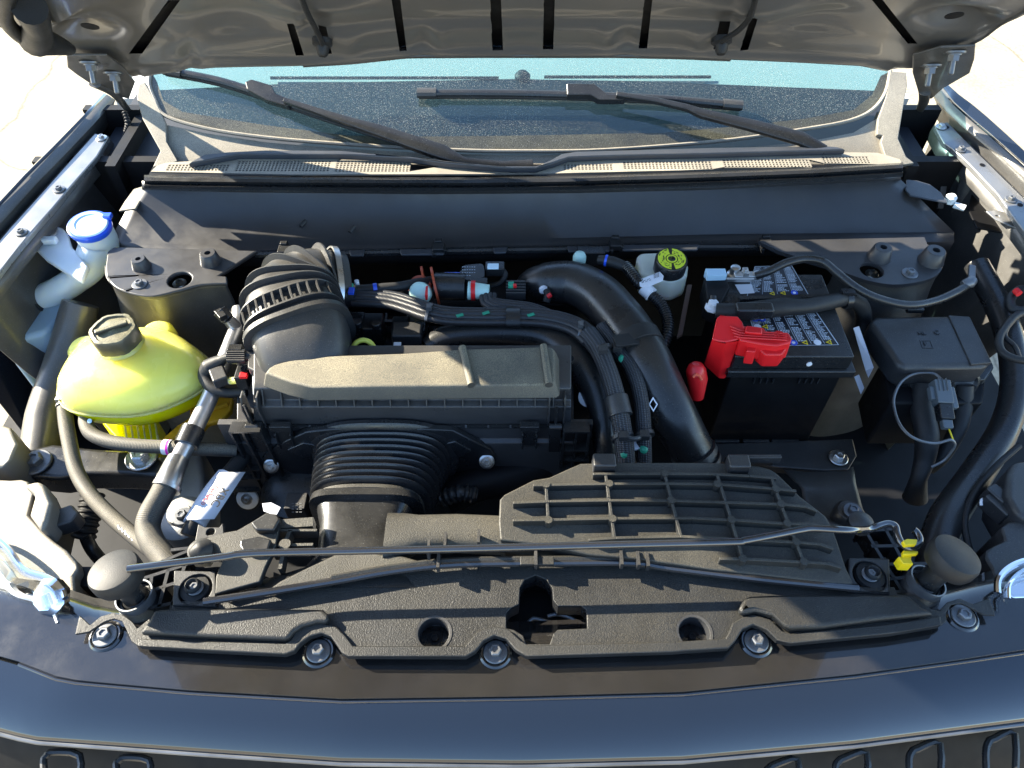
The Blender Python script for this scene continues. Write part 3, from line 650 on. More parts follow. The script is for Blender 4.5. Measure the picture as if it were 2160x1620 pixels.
mb = MB(); mb.prism([PL([(1912, 378), (1935, 380), (1962, 388), (1985, 405), (2000, 428), (1960, 420), (1920, 412), (1910, 400)], 1.02)], (0, 0, -0.004)); O('cowl_end_flap', mb, COWB, car, bevel=0.002)
mb = MB(); mb.prism([PL([(250, 445), (262, 425), (282, 398), (302, 392), (298, 420), (286, 440)], 1.01)], (0, 0, -0.004)); O('cowl_end_flap', mb, COWL, car, bevel=0.002)  # left flap takes the sunlit tone, unlike its dark right twin
mb = MB(); mb.lathe([(0.010, 0), (0.010, 0.012), (0.006, 0.016)], P(2002, 426, 1.0)); mb.lathe([(0.006, 0), (0.006, 0.02)], P(2012, 432, 1.0), (0.8, -.5, 0)); O('white_clip', mb, WHT, car)
# big side channel of the right apron and left lower apron bulge
mb = MB(); mb.tube([P(2060, 560, .95), P(2120, 680, .93), P(2140, 800, .90), P(2120, 900, .87), P(2060, 1000, .85), P(2000, 1090, .85), P(1975, 1160, .85), P(1965, 1240, .84)], [.022, .022, .022, .023, .025, .027, .026, .026], seg=20); O('apron_beam', mb, BLKS, car, label='rounded dark beam curving forward along the right apron')
mb = MB(); mb.tube([P(170, 640, .93), P(140, 760, .86), P(100, 880, .82), P(80, 1000, .80)], [.03, .035, .035, .03], seg=16); O('apron_beam', mb, INN, car, label='dusty beam running down the left apron')
# ---- nose: painted panel, trim line, lower panel, grille
A_ = [(-160, 1240), (-60, 1268), (100, 1288), (200, 1322), (500, 1352), (800, 1366), (1100, 1372), (1400, 1360), (1700, 1330), (1900, 1306), (2000, 1288), (2100, 1262), (2220, 1240), (2320, 1225)]
G_ = [(-160, 1345), (-60, 1372), (37, 1399), (133, 1437), (400, 1461), (720, 1479), (1100, 1473), (1440, 1464), (1800, 1427), (2040, 1394), (2160, 1376), (2320, 1350)]
C_ = [(-160, 1490), (-60, 1525), (67, 1558), (400, 1582), (720, 1604), (1100, 1609), (1440, 1600), (1800, 1567), (2160, 1520), (2320, 1496)]
xs = list(range(-160, 2321, 40))
def row(tab, z, dy=0): return [P(x, interp(tab, x) + dy, z) for x in xs]
def mixrow(t, z): return [P(x, interp(A_, x) * (1 - t) + interp(G_, x) * t, z) for x in xs]
solid('nose_panel', [row(A_, .912, -60), row(A_, .9165), mixrow(.25, .9178), mixrow(.5, .9190), mixrow(.75, .9200), mixrow(.95, .9206), row(G_, .914, 0)], PNTF, car, label='dark glossy slam panel band with dusty film', ang=60)
solid('nose_panel', [row(G_, .908, 0), row(G_, .9155, 5), [P(x, interp(G_, x) * .7 + interp(C_, x) * .3, .910) for x in xs], [P(x, interp(G_, x) * .4 + interp(C_, x) * .6, .899) for x in xs], row(C_, .884, -8), row(C_, .880, 0), row(C_, .86, 10), row(C_, .80, 14)],
      PNT, car, label='dark blue reflecting grille header below the trim line', ang=60)
mb = MB(); mb.tube([P(x, interp(G_, x) + 1, .9165) for x in xs if 30 < x < 2300], 0.0022, seg=8, sub=1); O('trim_line', mb, CHR, car)
mb = MB(); mb.tube([P(x, interp(C_, x) + 7, .876) for x in xs], 0.003, seg=8, sub=1); O('trim_line', mb, GREYB, car, label='thin bright lip above the grille')
mb = MB(); mb.loft([row(C_, .83, 6), row(C_, .79, 90), row(C_, .70, 170)], close=False); O('grille', mb, DARK, car)
for cx, w_, h_ in ((2110, 62, 58), (1950, 66, 46), (1795, 66, 36), (1650, 66, 28), (130, 76, 34), (280, 70, 24)):
    y0 = interp(C_, cx) + 32 - (0 if cx > 1000 else 8); tilt = -0.16 if cx > 1000 else 0.10
    fr = [(cx - w_ / 2 + 4, y0 + h_ * 2), (cx - w_ / 2, y0 + h_ * .6), (cx - w_ / 2 + 6, y0 + 8), (cx - w_ / 2 + 18, y0), (cx + w_ / 2, y0 + w_ * tilt), (cx + w_ / 2 - 2, y0 + h_ * 2)]
    mb = MB(); mb.tube([P(x, y, .835) for x, y in smoothpx(fr, 3)], 0.0045, seg=8, smooth=False); O('grille_frame', mb, BLKS, car)
# ---- front shroud
out = [(158, 1338), (187, 1333), (217, 1313), (240, 1305), (257, 1310), (267, 1330), (277, 1353), (290, 1362), (433, 1372), (600, 1380), (620, 1373), (633, 1357), (653, 1342), (677, 1335), (697, 1342), (710, 1360), (720, 1376), (733, 1384),
       (983, 1385), (1003, 1373), (1020, 1352), (1043, 1340), (1067, 1347), (1087, 1370), (1110, 1384), (1420, 1375), (1440, 1373), (1537, 1367), (1553, 1350), (1567, 1327), (1590, 1317), (1617, 1328), (1640, 1350), (1667, 1357), (1873, 1337), (1987, 1318),
       (1997, 1310), (1995, 1293), (2007, 1275), (2027, 1272), (2050, 1283), (2077, 1297), (2100, 1298), (2087, 1262), (2052, 1274), (2025, 1262), (1998, 1270), (1982, 1288), (1965, 1285), (1940, 1265), (1930, 1257), (1893, 1253), (1887, 1238), (1827, 1238), (1700, 1226), (1600, 1216), (1420, 1196), (1333, 1183), (1167, 1183), (967, 1186), (830, 1200), (700, 1222), (560, 1246), (430, 1266), (367, 1268), (360, 1285), (327, 1288), (317, 1303), (290, 1325), (280, 1312), (262, 1298), (238, 1292), (212, 1300), (190, 1318), (167, 1297)]
hole = [(1097, 1240), (1107, 1223), (1130, 1213), (1153, 1223), (1165, 1240), (1167, 1265), (1177, 1278), (1227, 1278), (1237, 1287), (1239, 1325), (1177, 1328), (1167, 1337), (1160, 1358), (1110, 1358), (1103, 1340), (1083, 1328), (1068, 1325), (1068, 1293), (1077, 1283), (1095, 1274)]
ZS = .934
wells = [(915, 1336), (1465, 1334)]
mb = MB(); mb.prism([PL(out, ZS), PL(hole, ZS)] + [circ(P(x, y, ZS), 0.0195, 24) for x, y in wells], (0, 0, -0.004))
shr = T('slam_panel_cover', 'long black grained plastic cover over the slam panel, with a cross shaped latch opening', 'slam panel cover', (0, .4, .93))
O('cover_plate', mb, GRN, shr, bevel=0.0012)
# raised rim following the front edge
rim = [t for t in out[7:36]]
rin = [(290, 1346), (433, 1352), (600, 1357), (612, 1350), (622, 1334), (640, 1322), (677, 1314), (708, 1320), (728, 1340), (745, 1362), (980, 1362), (992, 1350), (1004, 1334), (1020, 1325), (1045, 1320), (1072, 1326), (1098, 1350), (1115, 1361), (1420, 1353), (1530, 1346), (1536, 1336), (1545, 1314), (1565, 1302), (1590, 1296), (1625, 1306), (1650, 1330), (1667, 1336), (1873, 1316), (1985, 1298)]
mb = MB(); mb.prism([PL(rim, ZS + .006) + list(reversed(PL(rin, ZS + .006)))], (0, 0, -0.012)); O('raised_rim', mb, GRN, shr, bevel=0.002)
padL = [(325, 1286), (527, 1282), (600, 1283), (680, 1284), (695, 1296), (690, 1312), (668, 1312), (636, 1320), (618, 1333), (606, 1348), (433, 1342), (292, 1334), (312, 1310)]
padR = [(1583, 1256), (1620, 1254), (1917, 1254), (1947, 1280), (1975, 1294), (1860, 1306), (1740, 1322), (1668, 1327), (1655, 1320), (1630, 1298), (1595, 1288), (1563, 1294), (1560, 1282), (1570, 1262)]
for p_, lb in ((padL, 'raised pad at the sunlit end'), (padR, 'raised pad at the shaded end')):
    mb = MB(); mb.prism([PL(p_, ZS + .014)], (0, 0, -0.014)); O('raised_pad', mb, GRN, shr, bevel=0.006, seg=3, label=lb)
for x, y in wells:
    c = P(x, y, ZS); mb = MB(); mb.lathe([(0.0235, .0008), (0.0205, 0.0004), (0.0192, -.003), (0.0188, -.020), (0.008, -.020)], c, seg=32, close=False); O('bolt_well', mb, BLK, shr)
    bolt(shr, c + Vector((0, 0, -.019)), 0.0105, DARK)
# latch inside the opening
hl = PL(hole, ZS - .003); mb = MB(); mb.loft([hl + [], [v + Vector((0, 0, -.03)) for v in hl]], caps=False); O('latch_pocket_wall', mb, BLKS, shr)
lt = T('bonnet_latch', 'small dark steel bonnet latch jaws down inside the cross shaped opening', 'latch', tuple(P(1140, 1320, .89)))
mb = MB(); mb.box(P(1150, 1300, .86), (.12, .10, .004)); O('latch_plate', mb, DARK, lt)
for pts in ([(1110, 1318), (1125, 1305), (1150, 1310), (1175, 1316)], [(1155, 1300), (1175, 1296), (1200, 1302), (1215, 1310)], [(1113, 1330), (1120, 1345)], [(1155, 1328), (1148, 1345)]):
    mb = MB(); mb.tube([P(x, y, .895) for x, y in pts], .0028, seg=8); O('latch_jaw', mb, GREYB, lt)
# nose bolts
for x, y in ((222, 1341), (672, 1374), (1045, 1376), (1595, 1353), (2031, 1300)):
    z = .9215; c = P(x, y, z); bolt(car, c, 0.0155, GREYB, (0, .05, 1))
    mb = MB(); mb.lathe([(0.021, -.0015), (0.0185, .0008), (0.0165, .0004)], c, seg=28, close=False); O('bolt_seat', mb, PNTF, car)
# ---- lattice brackets (ends of the radiator support)
def lattice(lab, bars, z, m=BLKS, wd=.0045, ht=.03):
    for i, (a, c) in enumerate(bars):
        mb = MB(); mb.rib(P(a[0], a[1], z), P(c[0], c[1], z), wd, ht); O('support_rib', mb, m, sup)
sup = T('radiator_support', 'black plastic radiator support with open ribbed ends either side of the bay', 'radiator support', (0, .5, .9))
lattice('l', [((285, 1225), (395, 1190)), ((290, 1255), (392, 1222)), ((300, 1285), (375, 1270)), ((320, 1212), (312, 1285)), ((355, 1200), (335, 1280)), ((395, 1175), (360, 1285)), ((360, 1160), (450, 1150)), ((290, 1205), (400, 1160))], .928)
lattice('r', [((1815, 1120), (1892, 1115)), ((1838, 1152), (1918, 1150)), ((1850, 1190), (1990, 1188)), ((1862, 1222), (1985, 1212)), ((1870, 1250), (1990, 1240)), ((1820, 1110), (1905, 1250)), ((1866, 1112), (1925, 1220)), ((1905, 1150), (1950, 1245)), ((1985, 1180), (1985, 1245))], .925)
mb = MB(); mb.box((0, .47, .80), (1.3, .03, .17)); O('radiator_top', mb, DARK, sup)
for x, y, s in ((412, 1243, 1), (1835, 1215, 1)):
    mb = MB(); mb.prism([[P(x - 45 * (1 if s else 1), y - 40, .938), P(x + 42, y - 38, .938), P(x + 44, y + 38, .938), P(x - 48, y + 34, .938)], circ(P(x, y, .938), .022)], (0, 0, -.02)); O('mount_socket', mb, BLK, sup, bevel=.003)
    mb = MB(); mb.lathe([(.021, 0), (.019, .004), (.012, .005), (.010, .014), (.008, .016), (.006, .012)], P(x, y, .930), seg=28); O('mount_bush', mb, RUB, sup)
    bolt(sup, P(x, y - 3, .938), .011, GREYB)
for x, y in ((427, 1166), (1812, 1108)):
    mb = MB(); mb.lathe([(.017, 0), (.017, .010), (.010, .016), (.001, .017)], P(x, y, .945), seg=24); O('round_plug', mb, BLK, sup)
# corner bracket panel with stepped ribs on the left
pf = [(405, 1150), (440, 1128), (500, 1118), (528, 1102), (560, 1082), (583, 1084), (592, 1095), (582, 1150), (560, 1195), (548, 1227), (500, 1240), (453, 1253), (455, 1215), (470, 1180), (430, 1175)]
mb = MB(); mb.prism([PL(pf, .950)], (0, 0, -.012)); O('corner_panel', mb, DGR, sup, bevel=.002)
for st in ([(528, 1102), (560, 1082), (583, 1084), (590, 1096), (578, 1118), (540, 1118), (533, 1110)], [(506, 1138), (545, 1130), (572, 1136), (565, 1160), (510, 1162), (504, 1150)]):
    mb = MB(); mb.prism([PL(st, .962)], (0, 0, -.014)); O('stepped_block', mb, BLKS, sup, bevel=.003)
mb = MB(); mb.prism([PL([(418, 1105), (432, 1112), (462, 1112), (470, 1103), (472, 1125), (440, 1135), (410, 1148)], .950), circ(P(444, 1122, .95), .006, 14)], (0, 0, -.012)); O('bolt_ear', mb, BLK, sup, bevel=.001)
# beige ledge lattice between corner panel and scoop
for a, c, ww in (((590, 1105), (660, 1100), .014), ((585, 1118), (668, 1118), .0035), ((560, 1150), (660, 1148), .004), ((612, 1118), (598, 1150), .005), ((600, 1150), (590, 1200), .005), ((575, 1165), (650, 1162), .003)):
    mb = MB(); mb.rib(P(a[0], a[1], .945), P(c[0], c[1], .945), ww, .02); O('support_rib', mb, DGR, sup)
mb = MB(); mb.lathe([(.008, 0), (.008, .004), (.001, .004)], P(602, 1150, .946), seg=16); O('rib_node', mb, DGR, sup)
# ---- seal bead behind the cover
sb = smoothpx([(430, 1270), (560, 1250), (700, 1227), (830, 1204), (967, 1190), (1167, 1187), (1333, 1187), (1420, 1199), (1600, 1221), (1700, 1231), (1810, 1241)], 4)
mb = MB(); mb.tube([P(x, y, .948) for x, y in sb], .0052, seg=10, smooth=False); se = O('rubber_bead', mb, CHR, shr)
mb = MB(); mb.tube([P(x, y - 7, .949) for x, y in sb[8:30]], .0045, seg=8, smooth=False, oval=(1, 1.3)); O('clip_strip', mb, GRN, shr)
for x in (925, 1130, 1310, 1345, 1365):
    mb = MB(); mb.box(P(x, interp(sb, x) - 6, .957), (.004, .02, .014)); O('locating_fin', mb, BLK, shr)
mb = MB(); mb.box(P(1133, 1184, .957), (.045, .012, .006)); O('clip_tab', mb, GRN, shr, bevel=.001)

# ================================================================ RIBBED INLET COVER
inl = T('inlet_cover', 'black ribbed plastic air inlet cover with a grid of raised ribs, beside the intake scoop', 'inlet cover', tuple(P(1430, 1100, .96)))
zc = lambda x, y: .986 - (y - 975) / 265 * .034
co = [(1055, 1139), (1052, 1100), (1054, 1054), (1065, 1042), (1095, 1027), (1125, 1012), (1160, 1006), (1195, 990), (1225, 977), (1350, 975), (1500, 975), (1560, 979), (1600, 982), (1622, 988), (1641, 1000), (1664, 1022), (1687, 1046), (1715, 1067), (1742, 1088), (1757, 1115), (1768, 1146), (1784, 1195), (1801, 1232), (1780, 1232), (1700, 1224), (1600, 1212), (1500, 1202), (1420, 1190), (1333, 1178), (1240, 1170), (1150, 1150)]
top_ = PL(co, zc); mb = MB(); mb.prism([top_], (0, 0, -.05)); O('cover_shell', mb, DGR, inl, bevel=.006, seg=3)
# walls of the ribs
HR = [[(1251, 999), (1400, 998), (1500, 999), (1580, 1003), (1638, 1008)], [(1125, 1023), (1285, 1020), (1400, 1019), (1518, 1021), (1632, 1030), (1680, 1035)], [(1082, 1060), (1160, 1057), (1285, 1055), (1410, 1055), (1531, 1059), (1648, 1063), (1700, 1068), (1724, 1077)],
      [(1082, 1097), (1156, 1096), (1292, 1093), (1460, 1092), (1543, 1096), (1661, 1104), (1719, 1105), (1740, 1112)], [(1242, 1138), (1300, 1134), (1435, 1131), (1557, 1137), (1680, 1143), (1729, 1147), (1758, 1157)], [(1518, 1178), (1567, 1178), (1693, 1185), (1745, 1188), (1776, 1197)]]
VR = [[(1152, 1022), (1157, 1096)], [(1278, 1000), (1285, 1050), (1297, 1136)], [(1402, 998), (1418, 1060), (1437, 1131)], [(1513, 1000), (1543, 1096), (1567, 1178)], [(1628, 1007), (1654, 1080), (1696, 1185)]]
RH = .011
for l in HR: mb = MB(); mb.ribs([P(x, y, zc(x, y) + RH) for x, y in l], .0042, RH + .003); O('rib', mb, DGR, inl, bevel=.0008)
for l in VR: mb = MB(); mb.ribs([P(x, y, zc(x, y) + RH - .0006) for x, y in l], .0042, RH + .003); O('rib', mb, DGR, inl, bevel=.0008)
for x, y in ((1152, 1022), (1157, 1097), (1285, 1020), (1292, 1094), (1402, 998), (1416, 1055), (1513, 1021), (1543, 1096), (1567, 1178), (1637, 1031), (1648, 1063), (1661, 1104), (1680, 1143), (1696, 1185)):
    inst('rib_node', 'ribnode', lambda: MB().lathe([(.0055, -.012), (.0055, .0012), (.001, .0012)], (0, 0, 0), seg=14), DGR, inl, P(x, y, zc(x, y) + RH))
for x0, x1, y in ((1251, 1297, 978), (1535, 1578, 980)):
    mb = MB(); mb.box(P((x0 + x1) / 2, y, .992), ((x1 - x0) / 1420, .022, .022)); O('top_lug', mb, BLK, inl, bevel=.003)
mb = MB(); mb.box(P(1605, 968, .99), (.055, .006, .014)); O('rear_tab', mb, BLK, inl, bevel=.001)
# raised front part of the cover beside the duct
# duct between scoop and cover
# ================================================================ INTAKE SCOOP + BELLOWS
sc = T('intake_scoop', 'smooth black intake scoop between the bellows and the slam panel cover, flaring to the left', 'intake scoop', tuple(P(760, 1130, .93)))
def ring_at(xc_px, y_px, z, y, w, h, tilt, e=4.5):
    c = Yp(xc_px, y_px, y); c.z = z; ax = Vector((1, 0, 0)); ay = Vector((0, math.sin(tilt), math.cos(tilt))); return rrect(c, w, h, ax, ay, 8, e)
xs_c = lambda px, y, z: (px - 1080) / F * (y * FW.y + (z - CAMZ) * FW.z)
def RG(px, y, zt, w, h, tilt=0, e=4.5): c = Vector((xs_c(px, y, zt), y, zt - h)); return rrect(c, w, h, Vector((1, 0, 0)), Vector((0, math.sin(tilt), math.cos(tilt))), 8, e)
mb = MB(); mb.loft([RG(764, .592, .926, .084, .07), RG(764, .578, .930, .086, .07), RG(762, .574, .920, .072, .06), RG(756, .545, .920, .062, .058), RG(750, .52, .928, .058, .055, 0, 4), RG(748, .49, .930, .060, .05, 0, 3.5), RG(742, .465, .932, .072, .04), RG(722, .445, .936, .11, .02), RG(705, .43, .936, .13, .014)])
O('scoop_body', mb, BLKS, sc, ang=50)
mb = MB(); mb.prism([PL([(560, 1246), (590, 1225), (640, 1200), (700, 1172), (745, 1152), (775, 1150), (800, 1168), (850, 1172), (885, 1182), (880, 1192), (780, 1206), (700, 1222), (620, 1236)], .949)], (0, 0, -.02)); O('scoop_apron', mb, DGR, sc, bevel=.008, seg=3)
rg = lambda px, y, zt, w: rrect(Vector((xs_c(px, y, zt), y, zt - .02)), w, .02, Vector((0, 1, 0)), Vector((0, 0, 1)), 6, 3.5)
mb = MB(); rs = []
for px, py, w_ in ((812, 1122, .036), (850, 1118, .032), (880, 1114, .026), (960, 1112, .026), (1056, 1116, .026), (1066, 1116, .028)):
    c = P(px, py, .958); rs.append(rrect(c - Vector((0, 0, .018)), w_, .020, Vector((0, 1, 0)), Vector((0, 0, 1)), 6, 3.2))
mb.loft(rs); O('side_duct', mb, DGR, sc, ang=50)
for x, y in ((940, 1143), (1010, 1137), (905, 1160)):
    mb = MB(); mb.box(P(x, y, .968), (.0035, .02, .02)); O('duct_fin', mb, BLK, sc)
# bellows
be = T('intake_bellows', 'black rubber concertina bellows on the front of the air box', 'bellows', tuple(P(800, 1000, .86)))
def bring(t, grow=0.0):
    y = .676 + (.594 - .676) * t; w_ = .104 + (.088 - .104) * t; h_ = .068; zt = .943 + (.929 - .943) * t; px = 798 + (768 - 798) * t
    return rrect(Vector((xs_c(px, y, zt), y, zt - h_)), w_ + grow, h_ + grow, Vector((1, 0, 0)), Vector((0, .12, 1)).normalized(), 12, 2.9)
N = 8
for k in range(N):
    t0, t1 = (k + .0) / N, (k + 1.0) / N; mb = MB(); mb.loft([bring(t0, -.007), bring(t0 + .2 / N, -.003), bring(t0 + .36 / N, .0030), bring(t0 + .5 / N, .0042), bring(t0 + .64 / N, .0030), bring(t0 + .8 / N, -.003), bring(t1, -.008)], caps=False)
    O('bellows_fold', mb, SEAL, be, ang=60)
mb = MB(); mb.loft([bring(1.0, -.007), bring(1.04, -.002), bring(1.12, .000), bring(1.15, -.004), bring(1.15, -.02)], caps=False); O('bellows_cuff', mb, DGR, be)
mb = MB(); mb.loft([bring(-.12, .012), bring(-.05, .012), bring(0, .006), bring(.02, -.008)], caps=False); O('bellows_cuff', mb, SEAL, be, label='wide smooth cuff at the air box end')

# ================================================================ AIR BOX
ab = T('air_box', 'large black air filter box with a dusty raised lid and small ribs along its front', 'air filter box', tuple(P(880, 850, .9)))
YF = .705
def fz(py, y=YF): return Yp(1080, py, y).z
def fx(px, y, z): return xs_c(px, y, z)
# lid: vertical stepped front
prof = [(.76, .93), (.70, .938), (.699, .941), (.701, .980), (.712, .984), (.716, 1.006), (.728, 1.012), (.80, 1.012), (.80, .93)]
def xprof(prof, pxl, pxr, m, name, parent, bevel=0.002, **k):
    mb = MB(); L_ = [Vector((fx(pxl, y, z), y, z)) for y, z in prof]; R_ = [Vector((fx(pxr, y, z), y, z)) for y, z in prof]; mb.loft([L_, R_]); return O(name, mb, m, parent, bevel=bevel, **k)
xprof(prof, 535, 1205, mat('lid_plastic', (0.045, 0.045, 0.047), 0.34, grain=(700, .2), blot=.2, dust=.1), 'lid', ab)
for i in range(17):
    px = 556 + i * 38.2
    mb = MB(); x = fx(px, .708, .99); mb.add([(x - .001, .7005, .9815), (x + .001, .7005, .9815), (x + .001, .716, .9815), (x - .001, .716, .9815), (x - .001, .714, 1.006), (x + .001, .714, 1.006)], [(0, 1, 2, 3), (0, 4, 5, 1), (3, 2, 5, 4), (0, 3, 4), (1, 5, 2)])
    O('rib', mb, BLK, ab)
# raised plenum
pl_out = smoothpx([(556, 786), (575, 768), (640, 754), (715, 748)], 3) + [(850, 741), (975, 734), (1145, 730), (1168, 731), (1174, 740), (1174, 806), (1166, 811), (985, 813), (820, 815), (655, 817), (610, 806), (580, 795)]
ptop = PL(pl_out, 1.034); cen = P(880, 785, 1.0)
inner = [p + (cen - p).normalized() * .004 for p in ptop]
low = [Vector((p.x, p.y, 1.008)) + Vector(((p.x - cen.x) * .03, -.006 if p.y < .75 else .002, 0)) for p in ptop]
mb = MB(); mb.prism([ptop], (0, 0, -.001)); mb2 = MB(); mb2.loft([low, [p + Vector((0, 0, -.006)) for p in ptop], inner]); O('plenum', mb2, DST, ab, bevel=.005, seg=3, label='dusty raised plenum on the lid, sunlit beige put into its colour', ang=40)
for a, c in (((975, 733), (994, 813)), ((1146, 730), (1158, 812))):
    mb = MB(); mb.tube([P(a[0], a[1], 1.034), P(c[0], c[1], 1.034)], .006, seg=12, smooth=False); O('plenum_bead', mb, DST, ab)
# lower housing
prof2 = [(.80, .93), (.706, .934), (.700, .930), (.697, .905), (.690, .900), (.688, .86), (.685, .775), (.80, .77)]
HSG = mat('mid_grey_housing_plastic', (0.05, 0.049, 0.05), 0.36, grain=(700, .2), blot=.2)
xprof(prof2, 500, 1210, HSG, 'lower_housing', ab)
# parting line ledge
mb = MB(); mb.rib(Vector((fx(520, .70, .935), .699, .9375)), Vector((fx(1205, .70, .935), .699, .9375)), .008, .004); O('parting_ledge', mb, BLKS, ab)
for i in range(14):
    px = 560 + i * 47; mb = MB(); mb.box((fx(px, .696, .936), .696, .9375), (.003, .003, .004)); O('ledge_tooth', mb, GREYB, ab)
# end frames of the housing
for lab, vs_l, hs_l in (('left', (486, 512, 550), (905, 985, 1004, 1030)), ('right', (1190, 1216, 1242), (905, 945, 965, 985))):
    y = .684
    z0, z1 = fz(hs_l[0], y), fz(hs_l[-1], y)
    for px in vs_l: x = fx(px, y, z0); mb = MB(); mb.rib((x, y - .006, z0), (x + (0 if lab == 'right' else .006), y - .006, z1), .0035, .02, up=(0, -1, 0)); O('frame_rib', mb, BLKS, ab)
    for py in hs_l: z = fz(py, y); mb = MB(); mb.rib((fx(vs_l[0], y, z), y - .007, z), (fx(vs_l[-1], y, z), y - .007, z), .0035, .02, up=(0, -1, 0)); O('frame_rib', mb, BLKS, ab)
    z = (z0 + z1) / 2; mb = MB(); mb.box(((fx(vs_l[0], y, z) + fx(vs_l[-1], y, z)) / 2, y + .014, z), (.045, .01, abs(z0 - z1))); O('frame_back', mb, BLK, ab)
# latches
def latch(px, w_, label):
    y = .694; x = fx(px, y, .93); mb = MB(); mb.box((x, y - .004, .925), (w_, .008, .05)); mb.box((x, y - .006, .948), (w_ * 1.25, .012, .012)); mb.box((x - w_ * .45, y - .010, .915), (.003, .006, .04)); mb.box((x + w_ * .45, y - .010, .915), (.003, .006, .04)); O('latch', mb, BLKS, ab, bevel=.0015, label=label)
latch(600, .026, 'square clip near the left end'); latch(1117, .024, 'square clip near the right end')
for px, pz in ((538, 1), (1171, 1)):
    for d in (-16, 16):
        x = fx(px + d, .70, .96); mb = MB(); mb.prism([[Vector((x, .694, .940)), Vector((x, .690, .985)), Vector((x, .700, 1.004)), Vector((x, .714, 1.004)), Vector((x, .714, .940))]], (.003, 0, 0)); O('latch_cheek', mb, BLK, ab, bevel=.001)
    x = fx(px, .69, .93); mb = MB(); mb.box((x, .690, .915), (.018, .006, .07)); mb.lathe([(.006, -.010), (.006, .010)], (x, .690, .945), (1, 0, 0), seg=14); mb.box((x, .694, .97), (.004, .006, .05)); O('latch', mb, BLKS, ab, bevel=.001, label='tall toggle latch')
# bellows flange plate
y = .684
def FP(x, py, yy=y): return Yp(x, py, yy)
fl = [FP(553, 972), (0), ]
flo = [(553, 968), (560, 955), (600, 932), (645, 912), (700, 906), (900, 906), (955, 909), (985, 925), (1035, 948), (1046, 965), (1044, 985), (1020, 992), (960, 1004), (930, 1030), (660, 1030), (632, 1010), (600, 992), (565, 988)]
mb = MB(); mb.prism([[FP(a, c) for a, c in flo]], (0, .012, 0)); O('flange_plate', mb, BLKS, ab, bevel=.003)
for pts in ([(605, 950), (640, 935), (668, 940), (660, 962), (640, 968)], [(925, 940), (960, 932), (995, 952), (965, 966), (945, 958)]):
    mb = MB(); mb.prism([[FP(a, c, .680) for a, c in pts]], (0, .006, 0)); O('flange_recess', mb, SEAL, ab, bevel=.002)
for px, py in ((573, 982), (1027, 973)):
    c = FP(px, py, .680); mb = MB(); mb.lathe([(.0125, 0), (.0125, .003), (.009, .0045)], c, (0, -.8, .6), seg=28); O('washer', mb, STEEL, ab); bolt(ab, c + Vector((0, -.003, .002)), .0095, STEEL, (0, -.8, .6))
c = FP(524, 1050, .680); mb = MB(); mb.lathe([(.019, 0), (.019, .006), (.016, .008)], c, (0, -.8, .6), seg=32); O('bush', mb, MATS['white_plastic'], ab); mb = MB(); mb.lathe([(.023, -.004), (.023, .002), (.019, .002)], c, (0, -.8, .6), seg=32); O('grommet', mb, RUB, ab)
bolt(ab, c + Vector((0, -.006, .005)), .010, STEEL, (0, -.8, .6))
mb = MB(); mb.prism([[FP(a, c_, .690) for a, c_ in ((486, 985), (552, 985), (552, 1030), (545, 1062), (520, 1072), (498, 1060), (490, 1030))]], (0, .006, 0)); O('mount_ear', mb, BLK, ab, bevel=.003)
# white pad in front
mb = MB(); mb.box((fx(803, .6985, .941), .698, .9415), (.024, .003, .003)); O('lid_mark', mb, PAPER, ab)

# ---- ribbed elbow
el = T('intake_elbow', 'ribbed black intake elbow curving back from the air box lid', 'intake elbow', tuple(P(620, 680, 1.0)))
path = [P(648, 792, .975), P(646, 760, .992), P(640, 725, 1.004), P(630, 690, 1.010), P(620, 655, 1.012), P(628, 622, 1.004), P(668, 602, .99), P(722, 604, .972)]
def crv(pts, n):
    q = smoothpx([tuple(p) for p in pts], n); return [Vector(t) for t in q]
cc = crv(path, 6)
def esec(i, w_, h_, e=3.0, d=0.0):
    t = (cc[min(i + 1, len(cc) - 1)] - cc[max(i - 1, 0)]).normalized(); up = Vector((0, -.35, .94)); up = (up - t * up.dot(t)).normalized(); sd = t.cross(up)
    return rrect(cc[i] + t * d, w_, h_, sd, up, 12, e)
def ewh(i):
    f = i / (len(cc) - 1); return (.066 + .010 * math.sin(min(1, f * 2.2) * PI / 2) - .020 * max(0, f - .6) / .4, .050 + .012 * math.sin(min(1, f * 2.2) * PI / 2) - .010 * max(0, f - .6) / .4)
mb = MB(); mb.loft([esec(i, *ewh(i)) for i in range(0, 17)]); O('elbow_neck', mb, BLK, el, ang=50)
mb = MB(); mb.loft([esec(i, ewh(i)[0] - .003, ewh(i)[1] - .003) for i in range(16, len(cc))]); O('elbow_body', mb, BLK, el, ang=50)
for k, i in enumerate((18, 22, 25, 28, 31, 34, 37)):
    w_, h_ = ewh(i); mb = MB(); mb.loft([esec(i, w_ - .006, h_ - .006, 3, -.003), esec(i, w_ + .006, h_ + .006, 3, -.0016), esec(i, w_ + .006, h_ + .006, 3, .0016), esec(i, w_ - .006, h_ - .006, 3, .003)], caps=False); O('hoop_rib', mb, BLK, el)
for k in range(-5, 6):
    pts = []
    for i in (18, 20, 22):
        w_, h_ = ewh(i); t = (cc[i + 1] - cc[i - 1]).normalized(); up = Vector((0, -.35, .94)); up = (up - t * up.dot(t)).normalized(); sd = t.cross(up)
        pts.append(cc[i] + sd * (k / 5.5 * w_) + up * ((h_ + .004) * (1 - abs(k / 5.8) ** 3) ** (1 / 3)))
    mb = MB(); mb.tube(pts, .0022, seg=6, smooth=False); O('lengthwise_fin', mb, BLK, el)
